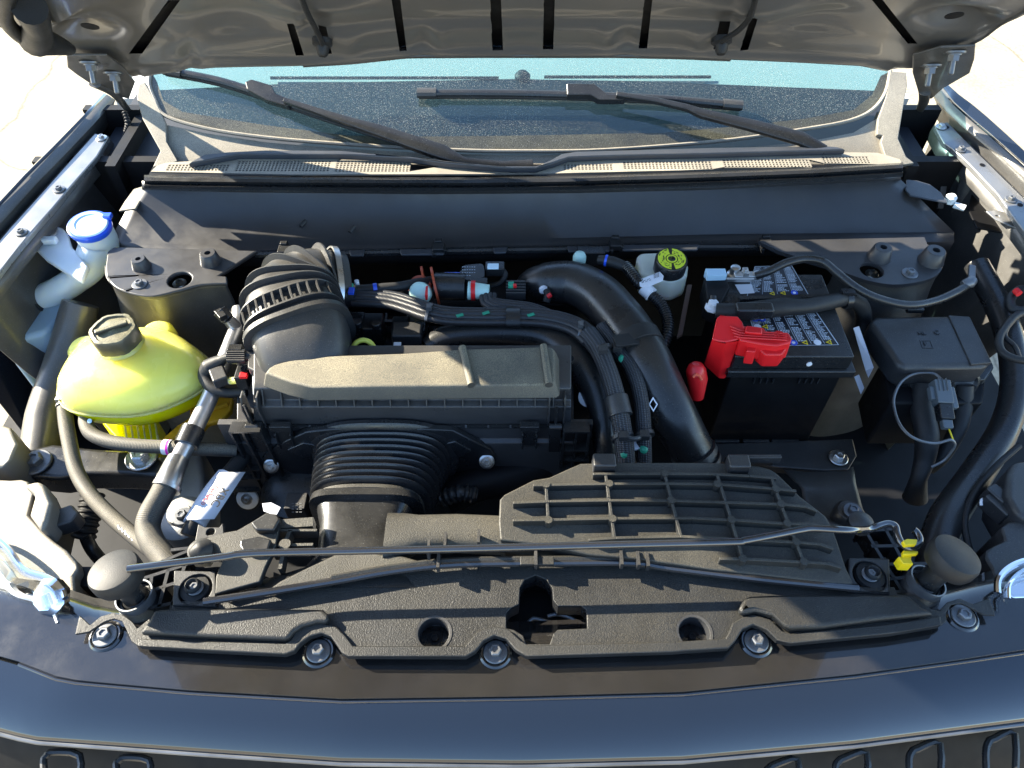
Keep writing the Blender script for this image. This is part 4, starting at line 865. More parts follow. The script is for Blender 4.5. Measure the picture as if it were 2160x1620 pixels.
mb = MB(); mb.loft([esec(15, ewh(15)[0] - .004, ewh(15)[1] - .004, 3, -.006), esec(15, ewh(15)[0] + .010, ewh(15)[1] + .010, 3, -.004), esec(15, ewh(15)[0] + .010, ewh(15)[1] + .010, 3, .004), esec(15, ewh(15)[0] - .004, ewh(15)[1] - .004, 3, .006)], caps=False); O('collar', mb, BLK, el)
# clamp with screw
i = 39; w_, h_ = ewh(i); mb = MB(); mb.loft([esec(i, w_ + .001, h_ + .001, 3, -.005), esec(i, w_ + .004, h_ + .004, 3, -.005), esec(i, w_ + .004, h_ + .004, 3, .005), esec(i, w_ + .001, h_ + .001, 3, .005)], caps=False); O('hose_clamp', mb, STEEL, el)
mb = MB(); mb.cyl(P(678, 602, 1.048), P(693, 634, 1.035), .006, 14); mb.cyl(P(681, 608, 1.048), P(684, 615, 1.046), .009, 6); O('clamp_screw', mb, STEEL, el)
rb = T('resonator_box', 'plain black box behind the ribbed intake elbow', 'resonator box', tuple(P(715, 620, .96)))
mb = MB(); mb.prism([PL([(645, 588), (708, 583), (716, 640), (712, 680), (640, 690)], .992)], (0, 0, -.12)); O('box_shell', mb, BLKS, rb, bevel=.006)
# ================================================================ COOLANT TANK
ct = T('coolant_tank', 'translucent yellow coolant expansion tank with a black screw cap, glowing in the sun', 'coolant tank', tuple(P(285, 800, .9)))
tc_ = P(286, 790, .925)
def tankring(h, s, n=40):
    out = []
    for i in range(n):
        a = 2 * PI * i / n; r = 1 + .035 * math.cos(3 * a + .6) + .02 * math.cos(5 * a)
        if s > .35: r += .03 * math.exp(-((a - 4.1) / .25) ** 2)
        out.append(tc_ + Vector((math.cos(a) * .123 * s * r, math.sin(a) * .088 * s * r, h)))
    return out
up_ = [tankring(h, s) for h, s in ((.0, 1.0), (.010, .985), (.022, .94), (.034, .86), (.043, .74), (.050, .56), (.053, .34), (.054, .1))]
lo_ = [tankring(h, s) for h, s in ((-.0045, 1.0), (-.018, .985), (-.034, .93), (-.048, .82), (-.056, .66), (-.060, .3), (-.061, .1))]
mb = MB(); mb.loft(up_); O('tank_upper_shell', mb, TANKT, ct, ang=60)
mb = MB(); mb.loft(lo_); O('tank_lower_shell', mb, TANKB, ct, ang=60, label='deep yellow coolant filled lower shell')
mb = MB(); mb.loft([[tc_ + (p - tc_) * 1.035 + Vector((0, 0, z)) for p in tankring(0, 1.0)] for z in (-.0042, -.0003)]); O('weld_seam', mb, TANKT, ct, bevel=.001)
for q_ in range(3): mb = MB(); mb.box(P(262 + q_ * 16, 757 - q_ * 1.0, .9765 - q_ * .001), (.010, .007, .002)); O('embossed_mark', mb, TANKT, ct, bevel=.0006)
cc_ = P(253, 722, .985)
mb = MB(); mb.lathe([(.040, -.022), (.036, -.008), (.030, -.002), (.028, .006)], cc_, seg=36); O('filler_neck', mb, TANKT, ct)
pr = []
for i in range(48):
    a = 2 * PI * i / 48; pr.append(.0355 + (.0018 if i % 8 in (0, 1, 2) else 0))
def crg(z, k=1.0): return [cc_ + Vector((math.cos(2 * PI * i / 48) * pr[i] * k, math.sin(2 * PI * i / 48) * pr[i] * k, z)) for i in range(48)]
mb = MB(); mb.loft([crg(.004), crg(.028), crg(.032, .94), crg(.033, .80), crg(.030, .76), crg(.031, .3), crg(.034, .1)]); cp = O('screw_cap', mb, CAP, ct, ang=40)
mb = MB(); mb.box(cc_ + Vector((0, 0, .0345)), (.05, .009, .007), Matrix.Rotation(.5, 3, 'Z')); O('cap_grip', mb, CAP, cp, bevel=.002)
for x, y, z in ((137, 842, .905), (187, 848, .90)):
    mb = MB(); a_ = P(x, y - 18, z + .012); b_ = P(x, y + 12, z - .006); mb.cyl(a_, b_, .0095, 18); O('outlet_stub', mb, TANKT, ct)
mb = MB(); mb.prism([PL([(210, 885), (330, 880), (335, 930), (255, 935)], .85)], (0, 0, -.05)); O('mounting_foot', mb, TANKB, ct, bevel=.003)
for i in range(6):
    mb = MB(); mb.rib(P(262 + i * 13, 893, .853), P(268 + i * 13, 932, .853), .0022, .02); O('foot_rib', mb, TANKT, ct)
for px, py in ((165, 712), (330, 680)):
    mb = MB(); c = P(px + (8 if px < 200 else -4), py + 12, .955); mb.lathe([(.030, -.03), (.028, -.012), (.021, -.004), (.006, -.001)], c, seg=24); O('shell_bulge', mb, TANKT, ct)
# ---- hoses on the left
def hose(name, label, cat, pts, rad, m=RUBK, group=None, **k):
    pp = [P(x, y, z) for x, y, z in pts]; mid = pp[len(pp) // 2]; t = T(name, label, cat, tuple(mid), group); mb = MB(); mb.tube(pp, rad, **k); O('hose_body', mb, m, t); return t, pp
def wclamp(t, a, b, r, m=STEEL, w_=.004):
    a = Vector(a); d = (Vector(b) - a).normalized()
    for o_ in (-.005, .005): mb = MB(); mb.lathe([(r, -.0012), (r + .0016, -.0012), (r + .0016, .0012), (r, .0012)], a + d * o_, d, seg=28, close=False); O('clamp_band', mb, m, t)
    mb = MB(); mb.box(a + Vector((0, -.002, r + .004)), (.009, .014, .009)); mb.box(a + Vector((.004, -.002, r + .009)), (.004, .018, .004)); O('clamp_ears', mb, m, t, bevel=.0008)
t, pp = hose('coolant_hose', 'knit covered coolant hose falling from the left outlet of the yellow tank', 'hose', [(136, 838, .908), (138, 880, .90), (146, 930, .895), (160, 990, .89), (188, 1040, .89), (235, 1090, .89), (300, 1145, .895), (350, 1182, .90), (385, 1205, .90)], .0115)
wclamp(t, pp[0].lerp(pp[1], .3), pp[1], .0118)
mb = MB(); mb.tube([P(258, 1109, .9025), P(276, 1125, .9025)], .0095, seg=10, smooth=False)
for i in range(5): mb2 = MB(); a_ = P(250 + i * 7, 1112 + i * 6, .9035); mb2.box(a_, (.002, .008, .0006), Matrix.Rotation(.6, 3, 'Z')); O('printed_mark', mb2, PAPER, t)
t, pp = hose('coolant_hose', 'knit covered coolant hose bending right below the tank, with a magenta mark', 'hose', [(187, 842, .905), (183, 870, .90), (182, 895, .90), (196, 917, .90), (235, 932, .90), (290, 940, .90), (350, 943, .90), (420, 947, .895), (500, 950, .88)], .0112)
wclamp(t, pp[0].lerp(pp[1], .4), pp[1], .0116)
a_, b_ = P(346, 943, .90), P(362, 944, .90); mb = MB(); mb.cyl(a_, b_, .0122, 24); O('paper_band', mb, PAPER, t); mb = MB(); mb.cyl(P(355, 944, .90), P(360, 944, .90), .0124, 24); O('magenta_mark', mb, PINK, t)
mb = MB(); mb.lathe([(.004, 0), (.0035, .001), (.001, .0012)], P(189, 888, .9115), (0, -.6, .8), seg=14); O('cyan_dot', mb, BLUL, t)
# aluminium line with collars and big rubber hose
al = T('coolant_pipe', 'bright aluminium pipe slanting down to a big black hose with steel collars', 'pipe', tuple(P(430, 850, .92)))
ps = [P(505, 655, .96), P(503, 685, .96), P(488, 725, .955), P(470, 770, .945), P(446, 830, .93), P(420, 885, .92), P(395, 935, .915), P(368, 985, .91)]
mb = MB(); mb.tube(ps, .0135, seg=20); O('pipe_tube', mb, ALU, al)
mb = MB(); mb.tube([P(497, 690, .965), P(480, 672, .985)], [.011, .010], seg=16, smooth=False); O('pipe_branch', mb, ALU, al)
mb = MB(); mb.tube([P(481, 674, .985), P(463, 655, .998)], [.012, .013], seg=8, smooth=False); mb.box(P(466, 664, 1.0), (.012, .022, .010), Matrix.Rotation(.7, 3, 'Z')); O('branch_connector', mb, BLKS, al, bevel=.001)
mb = MB(); mb.tube([P(408, 905, .9195), P(392, 940, .916)], .0185, seg=20, smooth=False); O('rubber_sleeve', mb, BLKS, al)
mb = MB(); mb.tube([P(376, 968, .911), P(362, 998, .91), P(354, 1020, .909), P(350, 1030, .909)], [.0165, .018, .0195, .0175], seg=24, smooth=False, rib=None); O('crimp_collar', mb, STEEL, al)
mb = MB(); mb.lathe([(.017, -.003), (.0215, -.003), (.0215, .003), (.017, .003)], P(352, 1028, .909), (.2, .9, .1), seg=28); O('crimp_collar', mb, STEEL, al)
mb = MB(); mb.tube([P(356, 1012, .909), P(340, 1045, .908), P(318, 1085, .905), P(312, 1115, .90), P(322, 1145, .90), P(345, 1175, .90), (P(360, 1195, .90))], .0175, seg=24); O('hose_end', mb, RUBK, al)
t, pp = hose('convoluted_hose', 'short corrugated dirty hose low down by the headlamp', 'hose', [(196, 1040, .84), (190, 1075, .83), (182, 1110, .82), (176, 1135, .81)], .016, m=RUB, rib=(.009, .0025))
t, pp = hose('lower_hose', 'thin glossy black hose dropping behind the left rubber stop', 'hose', [(180, 1128, .82), (195, 1160, .80), (230, 1200, .79), (290, 1260, .78)], .010, m=BLKS)
t, pp = hose('labelled_hose', 'black hose with a wrapped white paper label printed XBC', 'hose', [(530, 945, .86), (495, 985, .87), (455, 1035, .88), (415, 1095, .885), (398, 1130, .88)], .013, m=RUB)
a_ = P(473, 1012, .877); b_ = P(405, 1112, .884); mb = MB(); mb.tube([P(478, 1006, .8755), P(455, 1035, .88), P(430, 1072, .8835), P(409, 1107, .885)], .0166, seg=24); pb = O('paper_label', mb, PAPER, t)
d_ = (b_ - a_).normalized(); sd = d_.cross(Vector((0, .5, .86))).normalized(); nn = sd.cross(d_).normalized(); nn = nn if nn.z > 0 else -nn
mb = MB(); f0, f1 = a_ - sd * .002 + nn * .008, b_ - sd * .002 + nn * .008
nn = nn * 1.5; e_ = Vector((.036, .006, .006)); mb.add([a_ + nn * .012, b_ + nn * .012, b_ + e_ + nn * .004, a_ + e_ + nn * .004], [(0, 1, 2, 3)]); o_ = O('paper_label', mb, PAPER, t, label='flap of the wrapped paper label'); sm_ = o_.modifiers.new('s', 'SOLIDIFY'); sm_.thickness = .0004
c0, c1 = a_ + nn * .012, b_ + nn * .012; c2 = b_ + e_ + nn * .004; c3 = a_ + e_ + nn * .004
ex = (c1 - c0).normalized(); fn = ex.cross((c3 - c0)).normalized(); fn = fn if fn.z > 0 else -fn; mid = (c0 + c1 + c2 + c3) / 4
text('label_print', 'XBC', .018, frame(c0.lerp(c1, .55) + (c3 - c0).normalized() * .025 + fn * .0014, ex, fn.cross(ex)), INK, t)
text('label_print', 'FoMoCo', .0105, frame(c0.lerp(c1, .5) + (c3 - c0).normalized() * .008 + fn * .0014, ex, fn.cross(ex)), REDI, t)
# engine mount, bolts, cast housing, orange guard
em = T('engine_mount', 'black engine mount arm with two large flanged bolts and a cast foot', 'engine mount', tuple(P(200, 980, .82)))
mb = MB(); mb.prism([PL([(45, 950), (110, 935), (200, 945), (320, 952), (345, 975), (330, 1005), (255, 1000), (180, 1000), (120, 1010), (60, 1005)], .845)], (0, 0, -.05)); O('mount_arm', mb, BLKS, em, bevel=.008, seg=3)
bolt(em, P(77, 976, .847), .025, GREYB); bolt(em, P(299, 966, .852), .026, STEEL)
mb = MB(); mb.prism([PL([(340, 935), (420, 930), (430, 1000), (432, 1100), (400, 1150), (345, 1140), (350, 1080), (310, 1020), (320, 1000)], .80)], (0, 0, -.1)); O('cast_foot', mb, CAST, em, bevel=.01, seg=3)
mb = MB(); mb.lathe([(.040, -.02), (.040, .004), (.033, .010), (.020, .012), (.018, .020), (.009, .021)], P(385, 1095, .815), seg=36); O('round_isolator', mb, CAST, em); bolt(em, P(385, 1090, .835), .016, GREYB)
og = T('belt_guard', 'orange yellow plastic guard under the aluminium pipe', 'guard', tuple(P(430, 870, .86)))
mb = MB(); mb.prism([PL([(398, 842), (430, 835), (492, 838), (488, 865), (468, 885), (438, 893), (420, 915), (392, 905), (345, 940), (338, 928), (372, 898), (400, 880)], .865)], (0, 0, -.012)); O('guard_plate', mb, ORG, og, bevel=.004)
mb = MB(); mb.tube([P(420, 862, .867), P(450, 862, .867), P(480, 852, .867)], .004, seg=8); O('guard_bead', mb, ORG, og)
yh = T('yellow_hose', 'thin yellow hose hugging the left apron behind the tank', 'hose', tuple(P(100, 880, .8)))
mb = MB(); mb.tube([P(122, 800, .85), P(104, 850, .83), P(92, 890, .82), P(98, 925, .81), P(104, 940, .80)], .0075, seg=12); O('hose_body', mb, TANKB, yh)
# wiring on left of the air box
cn = T('sensor_connector', 'black ribbed sensor plug on the left end of the air box', 'connector', tuple(P(510, 750, 1.0)))
mb = MB(); mb.cyl(P(482, 752, 1.0), P(520, 752, 1.0), .0125, 16); mb.cyl(P(515, 750, 1.0), P(570, 748, 1.0), .010, 16); O('plug_body', mb, BLKS, cn, bevel=.001)
for i in range(5): mb = MB(); mb.box(P(497, 743 + i * 4.4, 1.012 - .0008 * i), (.028, .0016, .004)); O('grip_rib', mb, BLK, cn)
mb = MB(); mb.box(P(498, 730 + 8, 1.006), (.022, .012, .014)); O('plug_lock', mb, BLKS, cn, bevel=.001)
mb = MB(); mb.prism([PL([(522, 710), (540, 706), (575, 708), (590, 716), (580, 730), (552, 742), (548, 775), (535, 782), (522, 775)], 1.008)], (0, 0, -.02)); O('mounting_flange', mb, BLK, cn, bevel=.003)
for i in range(3): mb = MB(); mb.rib(P(535, 710 + i * 8, 1.013), P(590, 706 + i * 8, 1.013), .002, .008); O('flange_rib', mb, BLK, cn)
lp = T('wiring_loop', 'tape wrapped wiring loom looping round beside the aluminium pipe', 'wiring loom', tuple(P(450, 800, .95)))
mb = MB(); mb.tube([P(520, 826, .94), P(480, 828, .94), P(448, 818, .945), (P(434, 795, .95)), P(445, 775, .96), P(470, 758, .975), P(485, 752, .99)], [.008, .008, .009, .012, .016, .008, .004], seg=14); O('loom_body', mb, RUB, lp)
mb = MB(); mb.box(P(463, 795, .962), (.024, .03, .02), Matrix.Rotation(.5, 3, 'Z')); O('loom_clip', mb, BLK, lp, bevel=.003)
rc = T('red_lock_connector', 'small black connector with a red lock tab by the left end of the lid', 'connector', tuple(P(515, 795, .98)))
mb = MB(); mb.box(P(514, 795, .965), (.018, .03, .03)); O('plug_body', mb, BLKS, rc, bevel=.002); mb = MB(); mb.box(P(514, 792, .984), (.012, .010, .006)); O('lock_tab', mb, RED, rc, bevel=.001)
mb = MB(); mb.tube([P(505, 802, .965), P(485, 803, .96)], .006, seg=10, smooth=False); O('lead', mb, TANKT, rc)
bt_ = T('degas_bottle', 'pale blue white plastic vessel tucked behind the air box corner', 'vessel', tuple(P(555, 820, .96)))
mb = MB(); mb.prism([PL([(530, 785), (545, 778), (560, 800), (590, 820), (615, 828), (555, 832), (532, 832)], .99)], (0, 0, -.06)); O('vessel_body', mb, MILK, bt_, bevel=.006)

# ================================================================ WASHER FILLER
wf = T('washer_filler', 'milky white washer filler neck with a blue cap beside the left wing rail', 'washer filler', tuple(P(150, 560, .95)))
capc = P(190, 478, 1.02); ax = Vector((.10, -.10, 1)).normalized()
neck = [capc + ax * .0, capc - ax * .045, P(188, 560, .955), P(160, 590, .935), P(125, 612, .92), P(85, 632, .90)]
mb = MB(); mb.tube(neck, [.033, .034, .030, .0245, .0245, .026], seg=32); O('filler_neck', mb, MILK, wf)
mb = MB(); mb.prism([PL([(62, 512), (92, 484), (108, 474), (132, 480), (142, 492), (150, 520), (162, 530), (185, 560), (172, 592), (150, 580), (95, 545)], .985)], (0, 0, -.012)); O('neck_flange', mb, MILK, wf, bevel=.004, seg=3)
bolt(wf, P(105, 490, .987), .015, STEEL); mb = MB(); mb.box(P(100, 507, .993), (.034, .012, .012)); O('flange_clip', mb, MILK, wf, bevel=.002)
mb = MB(); mb.lathe([(.036, -.006), (.0375, -.002), (.0375, .004), (.034, .0055)], capc, ax, seg=40); cp_ = O('cap_rim', mb, BLU, wf)
mb = MB(); mb.lathe([(.033, .005), (.031, .008), (.024, .0085), (.022, .007), (.008, .007), (.001, .0075)], capc, ax, seg=40); O('cap_top', mb, BLUL, wf)  # cap top painted paler than the rim for the sun on it
mb = MB(); mb.box(capc + Vector((.028, .020, .008)), (.014, .012, .008)); O('cap_hinge', mb, BLU, wf, bevel=.001)
mb = MB(); mb.lathe([(.027, -.003), (.033, -.003), (.033, .003), (.027, .003)], P(93, 628, .904), neck[-2] - neck[-1], seg=36); O('neck_grommet', mb, RUB, wf)
wt = T('washer_tank', 'bluish white washer fluid tank low against the left apron', 'washer tank', tuple(P(70, 660, .86)))
mb = MB(); mb.prism([PL([(36, 600), (68, 580), (110, 588), (140, 640), (118, 680), (95, 700), (50, 712), (12, 745), (5, 720), (18, 660)], .90)], (0, 0, -.16)); O('tank_shell', mb, MILKB, wt, bevel=.014, seg=4)

# ================================================================ HEADLAMPS
SILV = mat('glare_toned_lamp_silver', (0.72, 0.72, 0.72), 0.35, metal=0.3)  # diffuse silver stands for the sun glare on the chrome reflector
hl_ = T('headlamp', 'left headlamp, sun glare put into the pale colours of its reflector and moulded housing', 'headlamp', tuple(P(30, 1180, .88)))
mb = MB(); mb.prism([PL([(-160, 990), (-20, 1010), (20, 1012), (42, 1010), (60, 1015), (72, 1040), (60, 1085), (90, 1120), (112, 1140), (140, 1160), (160, 1182), (165, 1200), (155, 1215), (160, 1250), (150, 1280), (120, 1290), (-160, 1250)], .905)], (0, 0, -.14)); O('lamp_housing', mb, MATS['sun_toned_cowl_plastic'], hl_, bevel=.012, seg=4)  # pale sunlit tone painted on this housing; the right one stays black
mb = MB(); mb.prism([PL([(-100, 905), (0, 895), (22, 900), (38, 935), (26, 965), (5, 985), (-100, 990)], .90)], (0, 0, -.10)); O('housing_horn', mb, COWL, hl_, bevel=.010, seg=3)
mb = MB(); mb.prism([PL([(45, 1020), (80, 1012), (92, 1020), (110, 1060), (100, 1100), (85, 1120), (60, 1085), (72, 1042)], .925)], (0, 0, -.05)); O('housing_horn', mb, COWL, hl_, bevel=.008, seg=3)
mb = MB(); mb.prism([PL([(100, 1080), (150, 1062), (165, 1080), (150, 1100), (110, 1112)], .90)], (0, 0, -.03)); O('lamp_plug', mb, BLK, hl_, bevel=.004)
lensp = smoothpx([(-160, 1090), (-60, 1105), (10, 1150), (50, 1200), (100, 1218), (128, 1238), (138, 1262)], 4)
r0 = [P(x, y, .935) for x, y in lensp]; r1 = [P(x - 14, y + 14, .948) for x, y in lensp]; r2 = [P(x - 36, y + 22, .938) for x, y in lensp]; r3 = [P(x - 52, y + 24, .90) for x, y in lensp]
solid('clear_lens', [r0, r1, r2, r3], LENS, hl_)
mb = MB(); mb.tube(r0, .004, seg=8, smooth=False); O('lens_rim', mb, CHROME, hl_)
mb = MB(); mb.loft([[v + Vector((-.01, -.012, -.028)) for v in r] for r in (r0, r1, r2, r3)], close=False, caps=False); O('reflector', mb, SILV, hl_)
mb = MB(); mb.lathe([(.022, -.01), (.026, .004), (.018, .012), (.006, .014)], P(108, 1258, .925), (-.2, -.5, .8), seg=8); O('corner_reflector', mb, CHROME, hl_)
hr = T('headlamp', 'right headlamp with its black housing and chrome rim at the edge of the bay', 'headlamp', tuple(P(2130, 1200, .88)))
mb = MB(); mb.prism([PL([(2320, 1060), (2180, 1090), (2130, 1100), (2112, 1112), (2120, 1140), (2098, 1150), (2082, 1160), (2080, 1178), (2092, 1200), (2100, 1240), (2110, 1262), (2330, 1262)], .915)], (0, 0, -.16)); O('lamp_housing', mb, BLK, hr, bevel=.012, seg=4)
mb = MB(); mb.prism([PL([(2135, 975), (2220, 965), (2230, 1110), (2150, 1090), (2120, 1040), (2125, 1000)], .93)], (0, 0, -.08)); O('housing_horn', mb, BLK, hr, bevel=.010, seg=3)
rr = smoothpx([(2104, 1252), (2105, 1225), (2122, 1202), (2155, 1185), (2210, 1176), (2300, 1170)], 4)
q0 = [P(x, y, .935) for x, y in rr]; q1 = [P(x + 12, y + 16, .945) for x, y in rr]; q2 = [P(x + 22, y + 26, .93) for x, y in rr]
solid('clear_lens', [q0, q1, q2], LENS, hr); mb = MB(); mb.tube(q0, .0045, seg=8, smooth=False); O('lens_rim', mb, CHROME, hr)
mb = MB(); mb.tube([v + Vector((.010, -.008, .002)) for v in q0], .003, seg=8, smooth=False); O('lens_rim', mb, CHROME, hr)
mb = MB(); mb.prism([PL([(2128, 1218), (2160, 1205), (2200, 1210), (2200, 1260), (2140, 1262), (2122, 1250)], .92)], (0, 0, -.02)); O('reflector', mb, CHROME, hr, bevel=.005)

# ================================================================ RUBBER STOPS AND PROP ROD
def stop(label, top, base, tilt):
    a = P(top[0], top[1], .995); t_ = T('rubber_stop', label, 'rubber stop', tuple(P(base[0], base[1], .92)), 'mushroom shaped bonnet stops')
    b_ = Vector((a.x + tilt, a.y - .012, .91)); d = (a - b_).normalized()
    mb = MB(); mb.lathe([(.018, -.032), (.030, -.026), (.0325, -.018), (.0325, -.006), (.0305, -.001), (.024, .001), (.004, .002)], a, d, seg=44); O('stop_cap', mb, RUB, t_)
    mb = MB(); mb.lathe([(.017, 0), (.017, .02), (.015, .022), (.015, .07)], b_, d, seg=28); O('stop_stem', mb, BLKS, t_)
    mb = MB(); mb.lathe([(.030, -.03), (.027, .004), (.022, .014), (.019, .014), (.017, .004)], b_ + d * .004, d, seg=28); O('stop_socket', mb, BLK, t_)
    mb = MB(); mb.lathe([(.0235, .010), (.0245, .010), (.0245, .026), (.0225, .026)], b_, d, seg=28, close=False); O('socket_ring', mb, GREYB, t_)
stop('rubber bonnet stop at the left, next to the bright headlamp', (236, 1200), (262, 1290), .010)
stop('rubber bonnet stop at the right, beside the yellow rod clip', (2022, 1168), (1975, 1275), -.022)
pr_ = T('prop_rod', 'glossy black bonnet prop rod lying across the front of the bay', 'prop rod', tuple(P(1200, 1150, 1.0)))
rp = [(270, 1200), (380, 1186), (470, 1175), (510, 1169), (600, 1165), (900, 1159), (1300, 1149), (1540, 1143), (1570, 1140), (1640, 1127), (1690, 1117), (1720, 1114), (1790, 1118), (1830, 1117), (1850, 1110), (1872, 1104), (1888, 1110), (1893, 1128), (1902, 1146), (1918, 1155), (1934, 1150), (1940, 1138), (1934, 1124), (1927, 1118)]
mb = MB(); mb.tube([P(x, y, 1.004 if x < 1800 else .985 - (x - 1800) * .0001) for x, y in rp], .0050, seg=18, sub=6); O('rod_bar', mb, CHR, pr_)
yc = T('rod_clip', 'bright yellow plastic clip holding the hooked end of the prop rod', 'clip', tuple(P(1920, 1175, .95)))
mb = MB(); mb.prism([PL([(1904, 1140), (1914, 1136), (1936, 1137), (1934, 1148), (1910, 1150)], .985)], (0, 0, -.008)); mb.prism([PL([(1905, 1160), (1938, 1162), (1937, 1168), (1905, 1170)], .972)], (0, 0, -.008)); mb.prism([PL([(1905, 1168), (1925, 1168), (1922, 1180), (1928, 1190), (1905, 1189), (1895, 1173), (1904, 1174)], .966)], (0, 0, -.02)); O('clip_body', mb, YEL, yc, bevel=.0015)
rt = T('rubber_plug', 'black rubber plug beside the left end of the prop rod', 'rubber plug', tuple(P(425, 1160, .95)))
mb = MB(); mb.tube([P(405, 1170, .965), P(425, 1160, .968), P(446, 1156, .965)], [.008, .013, .011], seg=16); O('plug_body', mb, RUB, rt)
# ================================================================ BATTERY
bx0, bx1 = P(1555, 767, .985).x, P(1799, 740, .985).x; by0, by1 = P(1680, 752, .985).y, P(1600, 578, .985).y
ba = T('battery', 'black car battery with two printed warning labels on its lid', 'battery', ((bx0 + bx1) / 2, (by0 + by1) / 2, .75))
def bbox_(x0, x1, y0, y1, z0, z1): mb = MB(); mb.box(((x0 + x1) / 2, (y0 + y1) / 2, (z0 + z1) / 2), (x1 - x0, y1 - y0, z1 - z0)); return mb
O('battery_lid', bbox_(bx0, bx1, by0, by1, .955, .985), BLKS, ba, bevel=.003)
O('lid_skirt', bbox_(bx0 - .006, bx1 + .012, by0 - .006, by1, .938, .9545), BLKS, ba, bevel=.003)
O('battery_case', bbox_(bx0 + .004, bx1 - .004, by0 + .002, by1 - .01, .74, .9375), DARK, ba, bevel=.003)
for i in range(4):
    for g0 in (0, 1): xx = bx0 + .045 + i * .0105 + g0 * .075; mb = MB(); mb.box((xx, by0 + .001, .925), (.0015, .006, .012)); O('case_rib', mb, BLK, ba)
for x0, x1 in ((-.005, .04), (.046, .095), (.10, .150)): O('case_foot', bbox_(bx0 + x0 + .02, bx0 + x1 + .02, by0 - .004, by0 + .002, .748, .756), BLK, ba, bevel=.001)
mb = MB(); mb.lathe([(.0045, 0), (.0045, .0015), (.001, .0018)], (P(1706, 757, .972).x, by0 - .0005, .968), (0, -1, 0), seg=18); O('white_dot', mb, PAPER, ba)
# labels: border, rows of print, pictograms
LABG = mat("dark_label_film", (0.02, 0.022, 0.028), 0.3)
LABW = mat("pale_label_print", (0.50, 0.55, 0.60), 0.6)
def label(name, corners, cols_, rws, seed, kind):
    """corners: px quad back-left, back-right, front-right, front-left on the lid"""
    rnd = random.Random(seed); q = [P(x, y, .9854) for x, y in corners]
    mb = MB(); mb.prism([q], (0, 0, -.0003)); lb = O(name, mb, LABG, ba)
    def at(u, v, dz=.0003): return (q[0] * (1 - u) + q[1] * u) * (1 - v) + (q[3] * (1 - u) + q[2] * u) * v + Vector((0, 0, dz))
    pm = MB()
    def pr(u0, v0, u1, v1): pm.prism([[at(u0, v0), at(u1, v0), at(u1, v1), at(u0, v1)]], (0, 0, -.0001))
    for a in ((0, 0, 1, .012), (0, .988, 1, 1), (0, 0, .012, 1), (.988, 0, 1, 1)): pr(*a)
    for i in range(1, cols_): pr(i / cols_ - .003, .05, i / cols_ + .003, .95)
    for i in range(cols_):
        v = .05
        while v < .86:
            h = rnd.choice((.018, .024, .03)); wl = rnd.uniform(.5, .86)
            if rnd.random() < .86:
                u = i / cols_ + .02; end = (i + wl) / cols_
                while u < end: ww = rnd.uniform(.012, .04); pr(u, v, min(u + ww, end), v + h); u += ww + .008
            v += h + .016
    O('label_print', pm, LABW, lb)
    for k, (u, v, m, n) in enumerate(kind):
        c = at(u, v, .0006); mb = MB()
        mb.lathe([(.0062, 0), (.0062, .0002)], c, seg=3 if n == 3 else 20); O('pictogram', mb, m, lb)
        mb = MB(); mb.lathe([(.0028, .0002), (.0028, .0004)], c, seg=3 if n == 3 else 12); O('pictogram', mb, PAPER if n != 3 else INK, lb)
label('warning_label', [(1592, 562), (1670, 560), (1706, 622), (1575, 625)], 4, 9, 3, [(.42, .94, YEL, 3), (.6, .93, YEL, 3), (.78, .93, BLU, 20)])
label('warning_label', [(1578, 662), (1722, 658), (1770, 728), (1600, 730)], 6, 9, 5, [(.07, .18, BLU, 20), (.17, .18, BLU, 20), (.07, .42, PAPER, 20), (.18, .42, YEL, 3), (.45, .92, BLU, 20), (.60, .92, YEL, 3), (.75, .92, PAPER, 20), (.9, .92, YEL, 3)])
mb = MB(); mb.prism([PL([(1550, 600), (1585, 599), (1592, 618), (1562, 620)], .9862)], (0, 0, -.0003)); O('white_label_patch', mb, PAPER, ba)
# negative terminal and cable
ng = T('negative_terminal', 'bare metal battery terminal clamp with a pale blue tag beside it', 'terminal clamp', tuple(P(1560, 580, .99)))
mb = MB(); mb.lathe([(.012, 0), (.012, .008), (.0085, .010), (.0085, .022), (.007, .023)], P(1546, 584, .986), seg=24); O('battery_post', mb, STEEL, ng)
mb = MB(); mb.box(P(1575, 582, 1.0), (.045, .014, .010)); mb.box(P(1560, 590, .997), (.05, .005, .008)); mb.cyl(P(1590, 582, 1.0), P(1602, 578, 1.002), .008, 14); mb.box(P(1572, 576, 1.006), (.010, .016, .014)); O('clamp_body', mb, STEEL, ng, bevel=.0015)
bolt(ng, P(1572, 572, 1.012), .006, STEEL)
mb = MB(); mb.prism([PL([(1488, 566), (1530, 566), (1534, 580), (1493, 581)], 1.012)], (0, 0, -.018)); O('terminal_tag', mb, mat("pale_blue_tag", (.42, .60, .72), .5), ng, bevel=.001)
mb = MB(); mb.prism([PL([(1486, 582), (1530, 583), (1540, 605), (1520, 640), (1492, 630)], 1.0)], (0, 0, -.05)); O('sensor_block', mb, DARK, ng, bevel=.003)
mb = MB(); mb.cyl(P(1504, 648, .99), P(1504, 625, 1.0), .006, 12); O('hold_down_stud', mb, BLKS, ng)
mb = MB(); mb.lathe([(.013, 0), (.013, .004), (.009, .006), (.009, .014), (.006, .016)], P(1502, 650, .985), seg=8); O('white_nut', mb, PAPER, ng)
